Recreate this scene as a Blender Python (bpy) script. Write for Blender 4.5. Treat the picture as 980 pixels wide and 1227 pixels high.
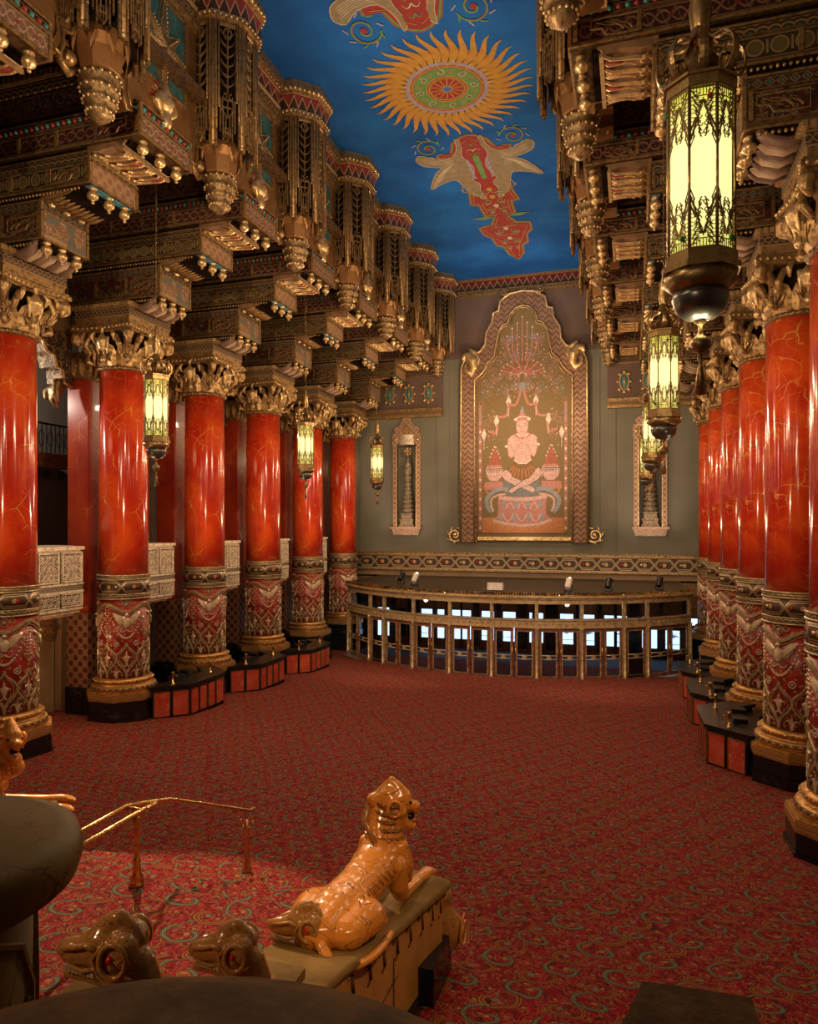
import bpy, bmesh, math, random
from mathutils import Vector, Matrix
from math import sin, cos, pi, atan2, sqrt, radians as R
random.seed(7)
sc = bpy.context.scene
for o in list(bpy.data.objects): bpy.data.objects.remove(o)
C = sc.collection

# ---------------------------------------------------------------- camera / world / light / exposure
YAW = math.atan(267/850); EYE = 6.15; HC = -5.94          # HC: hall centre line
cam = bpy.data.cameras.new('camera'); camo = bpy.data.objects.new('camera', cam); C.objects.link(camo)
camo.location = (0, 0, EYE); camo.rotation_euler = (pi/2, 0, YAW)
cam.sensor_fit = 'VERTICAL'; cam.sensor_height = 24.54; cam.lens = 17.0; cam.shift_y = 16.5/1227
cam.clip_start = .05; cam.clip_end = 300
sc.camera = camo
sc.view_settings.view_transform = 'Standard'; sc.view_settings.look = 'None'; sc.view_settings.gamma = 1
sc.view_settings.exposure = 0.3
w = bpy.data.worlds.new('world'); sc.world = w; w.use_nodes = True
w.node_tree.nodes['Background'].inputs[0].default_value = (1, .78, .55, 1); w.node_tree.nodes['Background'].inputs[1].default_value = .35
sc.cycles.max_bounces = 6; sc.cycles.diffuse_bounces = 3; sc.cycles.glossy_bounces = 3; sc.cycles.transmission_bounces = 5
sc.cycles.sample_clamp_indirect = 4; sc.cycles.use_denoising = True; sc.cycles.caustics_reflective = False; sc.cycles.caustics_refractive = False

WARM = (1, .70, .42); AMB = (1, .60, .32); COOL = (.9, .92, 1)
def lamp(kind, loc, power, col=WARM, size=.3, to=None, ang=60, blend=.6, sy=None):
    l = bpy.data.lights.new('lamp_' + kind.lower(), kind); l.energy = power; l.color = col
    if kind == 'SPOT': l.spot_size = R(ang); l.spot_blend = blend; l.shadow_soft_size = size
    elif kind == 'POINT': l.shadow_soft_size = size
    elif kind == 'AREA':
        l.size = size
        if sy: l.shape = 'RECTANGLE'; l.size_y = sy
    o = bpy.data.objects.new(l.name, l); C.objects.link(o); o.location = loc
    if to: o.rotation_euler = (Vector(to)-Vector(loc)).to_track_quat('-Z', 'Y').to_euler()
    return o
ROWS = [14.65 + 4.575*i for i in range(6)]
# added point lamps hanging free down the middle of the hall, as fill
for y in (5, 13, 21.5, 30, 36.5):
    for s in (-1, 1): lamp('POINT', (HC+s*1.6, y, 12.2), 330 if y > 6 else 130, WARM, .12)
# added spots in mid-air each side, washing the blue ceiling from below
for y in (12, 19.2, 28.3, 37):
    for s in (-1, 1):
        lamp('SPOT', (HC+s*2.6, y, 15.2), 210 if y < 30 else 300, (1, .93, .86), .4, (HC-s*1.0, y+.6, 20.3), 130, 1)
# added fill points in mid-air beside the columns and in the aisles
for y in ROWS:
    for s in (-1, 1):
        lamp('POINT', (HC+s*7.6, y-2.28, 9.8), 55, WARM, .06)
        lamp('POINT', (HC+s*10.7, y+2.28, 9.6), 16, AMB, .5)
        lamp('POINT', (HC+s*8.0, y-2.28, 5.6), 42 if s > 0 else 75, WARM, .05)
# unseen spots added behind the camera, brightening upper walls and columns
for to, p in (((-13, 17, 14.5), 2300), ((-10, 30, 14), 2300), ((1, 24, 14), 2300), ((-15, 18, 7), 900), ((3, 22, 6), 500)):
    lamp('SPOT', (-4.5, -3, 10.5), p, WARM, .25, to, 46, 1)
for x in (HC-4, HC+4): lamp('SPOT', (x, 24, 6.5), 1100, (1, .8, .6), .06, (x, 32, .8), 80, 1)  # spots added to brighten the entrance screen
lamp('POINT', (-20.0, 17.0, 10.6), 420, (1, .85, .7), .1); lamp('POINT', (-16.6, 16.6, 2.6), 45, AMB, .1)  # fill points added for the mezzanine wing and side passage
lamp('SPOT', (3.5, 2, 11), 1500, AMB, .1, (-2.7, 7.2, 2.2), 26, .8)  # unseen spot added to brighten the lion
lamp('SPOT', (-6.5, -1.0, 9), 620, AMB, .1, (-2.8, 3.6, 3.6), 40, .8)  # unseen spot added for the monster heads
# lights on the roof of the entrance lobby aimed at mural and niches
for x, to, p in ((-9, (HC, 40.5, 14), 750), (-2.9, (HC, 40.5, 11), 750), (-5.9, (HC, 40.5, 8), 600), (-12.2, (-12.8, 40.5, 8), 420), (.4, (.9, 40.5, 8), 420)):
    lamp('SPOT', (x, 35.2, 4.3), p*(.66 if -10 < x < -2 else .85), (1, .78, .62), .15, to, 55, .8)
# stair spot from the left aisle
lamp('SPOT', (-12.5, 15.5, 11.5), 6500, WARM, .08, (-6.2, 7.4, 1.2), 30, .3)
for x, y, p in ((-3, 12.5, 330), (-7, 20, 420), (-4, 29, 420)):
    lamp('SPOT', (x, y, 13.5), p*1.05, (1, .80, .62), .3, (x, y+.6, 0), 75, 1)

# ---------------------------------------------------------------- helpers
def tag(o, label=None, cat=None, group=None, kind=None):
    if label: o['label'] = label
    if cat: o['category'] = cat
    if group: o['group'] = group
    if kind: o['kind'] = kind
    return o
def empty(name, loc=(0, 0, 0), rz=0, parent=None):
    o = bpy.data.objects.new(name, None); C.objects.link(o); o.location = loc; o.rotation_euler.z = rz
    o.empty_display_size = .2
    if parent: o.parent = parent
    return o
def children(o): return [c for c in bpy.data.objects if c.parent == o]
def copy_tree(o, parent=None):
    c = o.copy(); C.objects.link(c)
    if parent: c.parent = parent
    for ch in o.children: copy_tree(ch, c)
    return c

FINE = {'bead_edge', 'arabesque', 'comb_notches', 'pendant_beads', 'crown_beads', 'bead_garland', 'bead_ring', 'bead_course', 'bead_necking', 'dentil_course', 'transom_studs', 'cresting', 'leading', 'scored_lines', 'headdress_bands', 'teeth', 'scales', 'joint_lines', 'leaf_relief', 'ogee_lattice', 'wing_scrolls', 'urns_and_scrolls', 'garlands', 'capital_leaves', 'mask_collar', 'scroll_brackets', 'panel_moulding', 'necklace', 'soffit_rosettes', 'leaf_ribs', 'painted_figures'}
def ident(u, v, h): return (u, v, h)
class MB:
    def __init__(s, mats=()): s.v = []; s.f = []; s.m = []; s.s = []; s.mats = list(mats)
    def mi(s, mat):
        if mat is None: return -1
        if mat not in s.mats: s.mats.append(mat)
        return s.mats.index(mat)
    def add(s, vs, fs, mat=None, smooth=False):
        b = len(s.v); s.v += [tuple(p) for p in vs]; k = s.mi(mat)
        for f in fs: s.f.append([b+i for i in f]); s.m.append(k); s.s.append(smooth)
        return s
    def box(s, x0, x1, y0, y1, z0, z1, mat=None):
        vs = [(x, y, z) for z in (z0, z1) for y in (y0, y1) for x in (x0, x1)]
        return s.add(vs, [(0, 2, 3, 1), (4, 5, 7, 6), (0, 1, 5, 4), (2, 6, 7, 3), (0, 4, 6, 2), (1, 3, 7, 5)], mat)
    def prism(s, pts, a0, a1, axis='z', mat=None, smooth=False, capm=None):
        n = len(pts)
        def g(p, a): return (a, p[0], p[1]) if axis == 'x' else (p[0], a, p[1]) if axis == 'y' else (p[0], p[1], a)
        vs = [g(p, a0) for p in pts] + [g(p, a1) for p in pts]
        s.add(vs, [(i, (i+1) % n, n+(i+1) % n, n+i) for i in range(n)], mat, smooth)
        s.add(vs, [tuple(range(n))[::-1], tuple(range(n, 2*n))], capm or mat)
        return s
    def lathe(s, prof, n=16, c=(0, 0, 0), mat=None, smooth=True, ph=0, sx=1, sy=1):
        vs = []
        for r, z in prof:
            for i in range(n):
                a = ph+2*pi*i/n; vs.append((c[0]+sx*r*cos(a), c[1]+sy*r*sin(a), c[2]+z))
        fs = []
        for j in range(len(prof)-1):
            for i in range(n):
                k = (i+1) % n; fs.append((j*n+i, j*n+k, (j+1)*n+k, (j+1)*n+i))
        s.add(vs, fs, mat, smooth)
        if prof[0][0] > 1e-3: s.add([vs[i] for i in range(n)], [tuple(range(n))[::-1]], mat)
        if prof[-1][0] > 1e-3: s.add(vs[-n:], [tuple(range(n))], mat)
        return s
    def ball(s, c, r, n=10, mat=None, sz=1, m=6):
        return s.lathe([(r*sin(pi*i/m) if 0 < i < m else 1e-4, -r*sz*cos(pi*i/m)) for i in range(m+1)], n, c, mat, True)
    def tube(s, path, r, n=6, mat=None, closed=False, smooth=True):
        P = [Vector(p) for p in path]; L = len(P); rr = r if isinstance(r, (list, tuple)) else [r]*L
        vs = []; prev = None
        for i, p in enumerate(P):
            a = P[(i-1) % L] if (closed or i > 0) else P[0]; b = P[(i+1) % L] if (closed or i < L-1) else P[-1]
            d = (b-a); d = d.normalized() if d.length > 1e-9 else Vector((0, 0, 1))
            if prev is None:
                up = Vector((0, 0, 1)) if abs(d.z) < .9 else Vector((1, 0, 0)); x = d.cross(up).normalized()
            else:
                x = prev - d*prev.dot(d); x = x.normalized() if x.length > 1e-6 else d.orthogonal().normalized()
            prev = x; y = d.cross(x)
            for k in range(n):
                t = 2*pi*k/n; vs.append(p + (x*cos(t)+y*sin(t))*rr[i])
        fs = []
        for i in range(L if closed else L-1):
            for k in range(n):
                j = (i+1) % L; q = (k+1) % n; fs.append((i*n+k, i*n+q, j*n+q, j*n+k))
        if not closed: fs += [tuple(range(n))[::-1], tuple(range((L-1)*n, L*n))]
        return s.add(vs, fs, mat, smooth)
    def ribbon(s, pts, wd, h, f=ident, mat=None, closed=False, taper=False):
        L = len(pts); vs = []
        for i, p in enumerate(pts):
            a = pts[(i-1) % L] if (closed or i > 0) else p; b = pts[(i+1) % L] if (closed or i < L-1) else p
            dx, dy = b[0]-a[0], b[1]-a[1]; l = sqrt(dx*dx+dy*dy) or 1; nx, ny = -dy/l, dx/l
            ww = wd*.5
            if taper: ww *= (1-.8*abs(2*i/(L-1)-1)) if taper == 2 else (1-.85*i/(L-1))
            for q, hh in ((-1, 0), (-.55, h), (.55, h), (1, 0)):
                vs.append(f(p[0]+nx*ww*q, p[1]+ny*ww*q, hh))
        fs = []
        for i in range(L if closed else L-1):
            j = (i+1) % L
            for k in range(3): fs.append((i*4+k, j*4+k, j*4+k+1, i*4+k+1))
        return s.add(vs, fs, mat)
    def blob(s, pts, h, f=ident, mat=None, inset=.72):
        n = len(pts); cx = sum(p[0] for p in pts)/n; cy = sum(p[1] for p in pts)/n
        vs = [f(p[0], p[1], 0) for p in pts] + [f(cx+(p[0]-cx)*inset, cy+(p[1]-cy)*inset, h*.8) for p in pts] + [f(cx, cy, h)]
        fs = [(i, (i+1) % n, n+(i+1) % n, n+i) for i in range(n)] + [(n+i, n+(i+1) % n, 2*n) for i in range(n)]
        return s.add(vs, fs, mat, False)
    def disc(s, c, r, h, f=ident, mat=None, n=8):
        return s.blob([(c[0]+r*cos(2*pi*i/n), c[1]+r*sin(2*pi*i/n)) for i in range(n)], h, f, mat, .7)
    def flat(s, pts, h, f=ident, mat=None):
        return s.add([f(p[0], p[1], h) for p in pts], [tuple(range(len(pts)))], mat)
    def build(s, name, mat=None, parent=None, loc=None, kind=None):
        me = bpy.data.meshes.new(name); me.from_pydata(s.v, [], s.f)
        mats = ([mat] if mat else []) + [m for m in s.mats if m is not mat]
        s.m = [0 if k < 0 else mats.index(s.mats[k]) for k in s.m]
        for m in mats: me.materials.append(m)
        me.polygons.foreach_set('material_index', s.m); me.polygons.foreach_set('use_smooth', s.s)
        bm = bmesh.new(); bm.from_mesh(me); bmesh.ops.remove_doubles(bm, verts=bm.verts, dist=1e-5) if len(s.v) < 60000 else None
        bmesh.ops.recalc_face_normals(bm, faces=bm.faces); bm.to_mesh(me); bm.free()
        me.update(); o = bpy.data.objects.new(name, me); C.objects.link(o)
        if parent: o.parent = parent
        if loc: o.location = loc
        if kind: o['kind'] = kind
        elif name in FINE: o['kind'] = 'stuff'
        return o
def inst(o, loc, rz=0, parent=None, scale=None):
    c = o.copy(); C.objects.link(c); c.location = loc; c.rotation_euler.z = rz
    if scale: c.scale = scale
    c.parent = parent if parent else o.parent
    return c
def arc(cx, cy, r, a0, a1, n, ry=None): 
    ry = r if ry is None else ry
    return [(cx+r*cos(R(a0+(a1-a0)*i/n)), cy+ry*sin(R(a0+(a1-a0)*i/n))) for i in range(n+1)]
def spiral(cx, cy, r0, r1, a0, a1, n=18): return [(cx+(r0+(r1-r0)*i/n)*cos(R(a0+(a1-a0)*i/n)), cy+(r0+(r1-r0)*i/n)*sin(R(a0+(a1-a0)*i/n))) for i in range(n+1)]
def bez(p0, p1, p2, p3, n=8):
    o = []
    for i in range(n+1):
        t = i/n; a, b, c_, d = (1-t)**3, 3*t*(1-t)**2, 3*t*t*(1-t), t**3
        o.append(tuple(a*p0[k]+b*p1[k]+c_*p2[k]+d*p3[k] for k in range(len(p0))))
    return o
def smooth_path(pts, n=4):
    P = [Vector(p) for p in pts]; out = []
    for i in range(len(P)-1):
        a = P[max(i-1, 0)]; b = P[i]; c_ = P[i+1]; d = P[min(i+2, len(P)-1)]
        for k in range(n):
            t = k/n; out.append(tuple(.5*((2*b)+(c_-a)*t+(2*a-5*b+4*c_-d)*t*t+(3*b-a-3*c_+d)*t**3)))
    out.append(tuple(P[-1])); return out
def sculpt(name, chains, voxel, mat, parent=None, smooth=4):
    """one continuous surface grown round chains of (x,y,z,r[,sx,sy,sz])"""
    mb = MB()
    for ch in chains:
        pts = []
        for i in range(len(ch)-1):
            a, b = ch[i], ch[i+1]; d = sqrt(sum((a[k]-b[k])**2 for k in range(3))); st = max(1, int(d/(max(min(a[3], b[3]), .004)*.45)))
            for k in range(st): t = k/st; pts.append([a[j]+(b[j]-a[j])*t for j in range(4)])
        pts.append(list(ch[-1][:4])); sx, sy, sz = (ch[0][4:7] if len(ch[0]) > 4 else (1, 1, 1))
        for p in pts:
            m = 6; prof = [(p[3]*sin(pi*i/m) if 0 < i < m else 1e-4, -p[3]*sz*cos(pi*i/m)) for i in range(m+1)]
            mb.lathe(prof, 10, p[:3], None, True, 0, sx, sy)
    me = bpy.data.meshes.new(name); me.from_pydata(mb.v, [], mb.f); o = bpy.data.objects.new(name, me); C.objects.link(o)
    r = o.modifiers.new('r', 'REMESH'); r.mode = 'VOXEL'; r.voxel_size = voxel; r.use_smooth_shade = True
    if smooth: q = o.modifiers.new('s', 'SMOOTH'); q.iterations = smooth; q.factor = .5
    dg = bpy.context.evaluated_depsgraph_get(); dg.update()
    me2 = bpy.data.meshes.new_from_object(o.evaluated_get(dg)); bpy.data.objects.remove(o); me2.name = name
    me2.materials.clear(); me2.materials.append(mat)
    for p in me2.polygons: p.use_smooth = True
    o = bpy.data.objects.new(name, me2); C.objects.link(o)
    if parent: o.parent = parent
    return o

# ---------------------------------------------------------------- node helpers
class X:
    def __init__(s, t, k): s.t = t; s.k = k
    def _m(s, op, *a):
        n = s.t.nodes.new('ShaderNodeMath'); n.operation = op
        for i, q in enumerate((s,)+a):
            if isinstance(q, X): s.t.links.new(q.k, n.inputs[i])
            else: n.inputs[i].default_value = q
        return X(s.t, n.outputs[0])
    def __add__(s, o): return s._m('ADD', o)
    def __radd__(s, o): return s._m('ADD', o)
    def __sub__(s, o): return s._m('SUBTRACT', o)
    def __rsub__(s, o): return (s*-1)+o
    def __mul__(s, o): return s._m('MULTIPLY', o)
    def __rmul__(s, o): return s._m('MULTIPLY', o)
    def __truediv__(s, o): return s._m('DIVIDE', o)
    def sin(s): return s._m('SINE')
    def cos(s): return s._m('COSINE')
    def abs(s): return s._m('ABSOLUTE')
    def fr(s): return s._m('FRACT')
    def fl(s): return s._m('FLOOR')
    def lt(s, o): return s._m('LESS_THAN', o)
    def gt(s, o): return s._m('GREATER_THAN', o)
    def mn(s, o): return s._m('MINIMUM', o)
    def mx(s, o): return s._m('MAXIMUM', o)
    def sq(s): return s._m('SQRT')
    def at(s, o): return s._m('ARCTAN2', o)
    def cl(s): n = s._m('ADD', 0); n.k.node.use_clamp = True; return n
    def ss(s, a, b):
        n = s.t.nodes.new('ShaderNodeMapRange'); n.interpolation_type = 'SMOOTHSTEP'
        s.t.links.new(s.k, n.inputs[0]); n.inputs[1].default_value = a; n.inputs[2].default_value = b
        return X(s.t, n.outputs[0])
class MT:
    def __init__(s, name, rough=.5, metal=0., col=(.5, .5, .5), coat=0, emit=None, es=0, spec=.5):
        s.m = bpy.data.materials.new(name); s.m.use_nodes = True; s.t = s.m.node_tree
        s.b = s.t.nodes['Principled BSDF']
        s.b.inputs['Roughness'].default_value = rough; s.b.inputs['Metallic'].default_value = metal
        s.b.inputs['Base Color'].default_value = (*col, 1); s.b.inputs['Coat Weight'].default_value = coat; s.b.inputs['Coat Roughness'].default_value = .04
        s.b.inputs['Specular IOR Level'].default_value = spec
        if emit: s.b.inputs['Emission Color'].default_value = (*emit, 1); s.b.inputs['Emission Strength'].default_value = es
        s.m.diffuse_color = (*col, 1)
    def xyz(s, which='Object'):
        tc = s.t.nodes.new('ShaderNodeTexCoord'); sp = s.t.nodes.new('ShaderNodeSeparateXYZ'); s.t.links.new(tc.outputs[which], sp.inputs[0])
        return [X(s.t, sp.outputs[i]) for i in range(3)]
    def vec(s, x, y, z=0):
        n = s.t.nodes.new('ShaderNodeCombineXYZ')
        for i, q in enumerate((x, y, z)):
            if isinstance(q, X): s.t.links.new(q.k, n.inputs[i])
            else: n.inputs[i].default_value = q
        return n.outputs[0]
    def noise(s, scale, detail=3, vec=None, dist=0, rough=.5, color=False):
        n = s.t.nodes.new('ShaderNodeTexNoise'); n.inputs['Scale'].default_value = scale; n.inputs['Detail'].default_value = detail
        n.inputs['Distortion'].default_value = dist; n.inputs['Roughness'].default_value = rough
        if vec is None: tc = s.t.nodes.new('ShaderNodeTexCoord'); vec = tc.outputs['Object']
        s.t.links.new(vec, n.inputs['Vector']); return X(s.t, n.outputs[0])
    def voro(s, scale, vec=None, feat='F1', rnd=1):
        n = s.t.nodes.new('ShaderNodeTexVoronoi'); n.feature = feat; n.inputs['Scale'].default_value = scale; n.inputs['Randomness'].default_value = rnd
        if vec is None: tc = s.t.nodes.new('ShaderNodeTexCoord'); vec = tc.outputs['Object']
        s.t.links.new(vec, n.inputs['Vector']); return X(s.t, n.outputs[0])
    def mix(s, fac, a, b):
        n = s.t.nodes.new('ShaderNodeMix'); n.data_type = 'RGBA'; s.t.links.new(fac.k, n.inputs[0])
        for q, i in ((a, 6), (b, 7)):
            if isinstance(q, X): s.t.links.new(q.k, n.inputs[i])
            else: n.inputs[i].default_value = (*q, 1)
        return X(s.t, n.outputs[2])
    def color(s, c): s.t.links.new(c.k, s.b.inputs['Base Color']); return s
    def set(s, inp, x): s.t.links.new(x.k, s.b.inputs[inp]); return s
    def bump(s, h, dist=.02, st=1):
        n = s.t.nodes.new('ShaderNodeBump'); n.inputs['Distance'].default_value = dist; n.inputs['Strength'].default_value = st
        s.t.links.new(h.k, n.inputs['Height']); s.t.links.new(n.outputs[0], s.b.inputs['Normal']); return s

# ---------------------------------------------------------------- materials
def m_plain(name, col, rough=.5, metal=0, coat=0, var=.25, sc_=3, bump=.0, bs=30):
    m = MT(name, rough, metal, col, coat)
    n = m.noise(sc_, 4); m.color(m.mix(n.ss(.3, .7), tuple(c*(1-var) for c in col), tuple(min(1, c*(1+var)) for c in col)))
    if bump: m.bump(m.noise(bs, 3), bump)
    return m.m
def m_gold(name, col, rough=.34, dark=.30, metal=.7, sc_=9, bump=.004):
    m = MT(name, rough, metal, col); n = m.noise(sc_, 5); p = m.noise(sc_*5, 3)
    f = (n*.65+p*.35).ss(.36, .56)
    m.color(m.mix(f, tuple(c*dark for c in col), col)); m.set('Roughness', rough+.25-f*.25); m.bump(p, bump); return m.m
GOLD = m_gold('antique_gold', (.50, .31, .13), .36)
GOLDB = m_gold('bright_gold', (.80, .55, .26), .28, .5)
BRONZE = m_gold('dark_bronze', (.26, .15, .065), .42)
COPPER = m_gold('copper_gilding', (.40, .20, .075), .42, .75, .7, 2, .001)
BASEG = m_gold('base_gilding', (.62, .32, .09), .36, .5, .75)
SILVERG = m_gold('silver_gilding', (.86, .72, .54), .45, .45, .25)
DARK = m_plain('dark_recess', (.018, .012, .009), .9); DARK.node_tree.nodes['Principled BSDF'].inputs['Specular IOR Level'].default_value = 0  # near-black colour standing in for shade in gaps and recesses
BLACKM = MT('black_marble', .12, 0, (.01, .011, .013)); _n = BLACKM.noise(2.3, 6, dist=1.2)
BLACKM.color(BLACKM.mix(_n.ss(.55, .75), (.008, .009, .011), (.035, .038, .042))); BLACKM = BLACKM.m
BLACK = MT('black_lacquer', .3, 0, (.008, .007, .006)).m
RED = m_plain('red_paint', (.32, .03, .025), .5); TEAL = m_plain('teal_paint', (.06, .22, .22), .5); CREAM = m_plain('cream_paint', (.62, .50, .34), .5)
PINKY = m_plain('rose_gilding', (.34, .20, .11), .45, .45)
BLUEP = m_plain('blue_soffit_paint', (.08, .30, .38), .6)
REDGEM = MT('red_glass_gem', .1, 0, (.5, .01, .01), 1).m; GREENGEM = MT('green_glass_gem', .1, 0, (.01, .25, .06), 1).m
BRASS = m_gold('polished_brass', (.78, .50, .19), .2, .7, 1, 4, 0)
BRASSD = m_gold('aged_brass', (.45, .30, .13), .3, .5, .9, 6, .001)

def m_marble(name, a, b, vein, sc_=1.0, rough=.12, coat=.6):
    m = MT(name, rough, 0, a, coat)
    n = m.noise(.9*sc_, 5, dist=.6); base = m.mix(n.ss(.32, .68), a, b)
    x, y, z = m.xyz(); k = m.noise(1.6*sc_, 4)
    v = m.voro(1.15*sc_, m.vec(x+k*.55, y+k*.55, z*.8+k*.5), 'DISTANCE_TO_EDGE')
    v2 = m.voro(2.9*sc_, m.vec(x+k*.3, y-k*.3, z+k*.4), 'DISTANCE_TO_EDGE')
    br = m.noise(1.3*sc_, 3)
    ln = (1-v.ss(.0, .016)).mx((1-v2.ss(0, .022))*.55)*br.ss(.42, .6)
    m.color(m.mix(ln, base, vein)); return m.m
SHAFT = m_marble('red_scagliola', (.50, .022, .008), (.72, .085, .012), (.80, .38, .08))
_b = SHAFT.node_tree.nodes['Principled BSDF']; _tg = SHAFT.node_tree.nodes.new('ShaderNodeTangent'); _tg.direction_type = 'RADIAL'; _tg.axis = 'Z'
SHAFT.node_tree.links.new(_tg.outputs[0], _b.inputs['Tangent']); _b.inputs['Anisotropic'].default_value = .95; _b.inputs['Anisotropic Rotation'].default_value = .25; _b.inputs['Roughness'].default_value = .17; _b.inputs['Coat Weight'].default_value = .12; _b.inputs['Specular IOR Level'].default_value = .9
SHAFT2 = m_marble('shaded_scagliola', (.22, .012, .006), (.36, .04, .008), (.50, .22, .05), 1, .3, .1)  # darker copy of the shaft marble, the aisle's dimness put into its colour
PANELR = m_marble('red_marble_panel', (.50, .05, .03), (.62, .10, .05), (.75, .42, .25), 2.2, .2, .3)
TANM = m_marble('tan_marble', (.42, .20, .045), (.54, .28, .075), (.22, .10, .02), 2, .32, .2)
CAPM = m_marble('brown_marble_cap', (.17, .10, .030), (.25, .155, .05), (.10, .055, .016), 3, .45, .05)
FOREM = m_plain('dark_brown_stone', (.11, .048, .010), .6, 0, 0, .4, 14, .002, 40)
LIONM = MT('glazed_amber_stone', .22, 0, (.55, .22, .03), .5)
_x, _y, _z = LIONM.xyz(); _k = LIONM.noise(1.9, 2, dist=.8)
_l = ((_k*24).sin().abs()).ss(.0, .13); LIONM.color(LIONM.mix(_l, (.17, .06, .01), (.66, .25, .035))); LIONM.bump(_l, .004); LIONM = LIONM.m
BEASTM = MT('dark_glazed_stone', .2, 0, (.3, .13, .03), .6)
_k = BEASTM.noise(5, 4, dist=1.2); _l = ((_k*30).sin().abs()).ss(0, .2); BEASTM.color(BEASTM.mix(_l, (.10, .038, .010), (.40, .19, .05))); BEASTM.bump(_l, .003); BEASTM = BEASTM.m

# ornamental friezes: u runs along the wall (x+y is constant across either face), v is height
def m_band(name, style, v0, v1, bg, fg, acc=None, rough=.45, metal=.35, per=None, dist=.02, cyl=None):
    """v0..v1 the band's height range in object space"""
    m = MT(name, rough, metal, bg); x, y, z = m.xyz(); h = v1-v0
    u = x+y if cyl is None else y.at(x)*cyl
    v = (z-v0)/h; per = per or h; U = u/per; c = U.fr()-.5; cv = v-.5
    r = (c*c+cv*cv).sq()
    if style == 'beads':
        dome = (.36-r).ss(0, .25); alt = ((U*.5).fr()).lt(.5); edge = cv.abs().gt(.42)
        col = m.mix(alt, fg, acc); m.color(m.mix(dome.gt(.1), m.mix(edge, bg, (.5, .34, .16)), col)); hh = dome
    elif style == 'lozenge':
        d = c.abs()+cv.abs(); ln = ((d-.40).abs()).lt(.07); ctr = d.lt(.2); e = cv.abs().gt(.44)
        m.color(m.mix(ctr, m.mix(ln.mx(e), bg, fg), acc or fg)); hh = ln.mx(e).mx(ctr*.7)
    elif style == 'coins':
        ring = ((r-.34).abs()).lt(.05); disk = r.lt(.27); bars = (c.abs()).gt(.45)*(cv.abs().lt(.3)); e = cv.abs().gt(.45)
        m.color(m.mix(disk, m.mix(ring.mx(bars).mx(e), bg, fg), acc or fg)); hh = ring.mx(disk*.6).mx(e)
    elif style == 'scales':
        c2 = (U*1).fr()-.5; rr = (c2*c2+(v*v)).sq(); s1 = ((rr*14).sin()).gt(.15); e = cv.abs().gt(.42)
        m.color(m.mix(s1.mx(e), bg, fg)); hh = s1
        if acc: m.color(m.mix(rr.lt(.25), m.mix(s1.mx(e), bg, fg), acc))
    elif style == 'chevron':
        tri = (c.abs()*2); d = v-(.12+tri*.7); ln = d.abs().lt(.075); up = d.lt(0); e = cv.abs().gt(.45)
        m.color(m.mix(ln.mx(e), m.mix(up, bg, acc), fg)); hh = ln.mx(e)
    elif style == 'knot':
        a = ((U*6.283).sin()*.28-cv).abs(); b = ((U*6.283).sin()*-.28-cv).abs(); a2 = ((U*12.566+1.5).cos()*.36-cv).abs()
        ln = a.mn(b).mn(a2+.02).lt(.06); e = cv.abs().gt(.44)
        m.color(m.mix(ln.mx(e), bg, fg)); hh = ln.mx(e)
        if acc: m.color(m.mix(r.lt(.1), m.mix(ln.mx(e), bg, fg), acc))
    elif style == 'rope':
        s1 = ((U+v*.7)*6.283).sin(); m.color(m.mix(s1.ss(-.6, .6), bg, fg)); hh = s1*.5+.5
    elif style == 'foliage':
        k = m.noise(4.2/h, 2, m.vec(u, z), 1.5); k2 = ((k*20+(U*6.283).sin()*1.2+(cv*9).cos()).sin()).ss(-.1, .5)
        e = cv.abs().gt(.45); m.color(m.mix(k2.mx(e), bg, fg)); hh = k2.mx(e)
        if acc: m.color(m.mix(m.noise(1.6/h, 1, m.vec(u, z)).ss(.55, .6), m.mix(k2.mx(e), bg, fg), acc))
    elif style == 'hex':
        asp = per/h; cx_ = c.abs()*asp; lim = asp*.5; d = (cx_+cv.abs()*.75-(lim-.34)).mx(cv.abs()*.98); ln = ((d-.36).abs()).lt(.028).mx((cx_-(lim-.36)-cv.abs()).abs().lt(.03)*cv.abs().lt(.36)*0); ctr = (cx_*cx_+cv*cv).sq().lt(.13); e = cv.abs().gt(.45); ang = (d-.26).abs().lt(.022)
        m.color(m.mix(ctr, m.mix(ln.mx(e).mx(ang), bg, fg), acc or fg)); hh = ln.mx(e).mx(ang).mx(ctr)
    elif style == 'lattice':
        a = (U+v*h/per).fr()-.5; b = (U-v*h/per).fr()-.5; ln = a.abs().mn(b.abs()).lt(.13); m.color(m.mix(ln, bg, fg)); hh = ln
        q = (a*a+b*b).sq(); m.color(m.mix(ln.mx((q-.34).abs().lt(.06)), bg, fg))
    m.bump(hh, dist); return m.m
DB = (.075, .042, .024); DG = (.40, .25, .11); MG = (.30, .19, .085)

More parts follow.
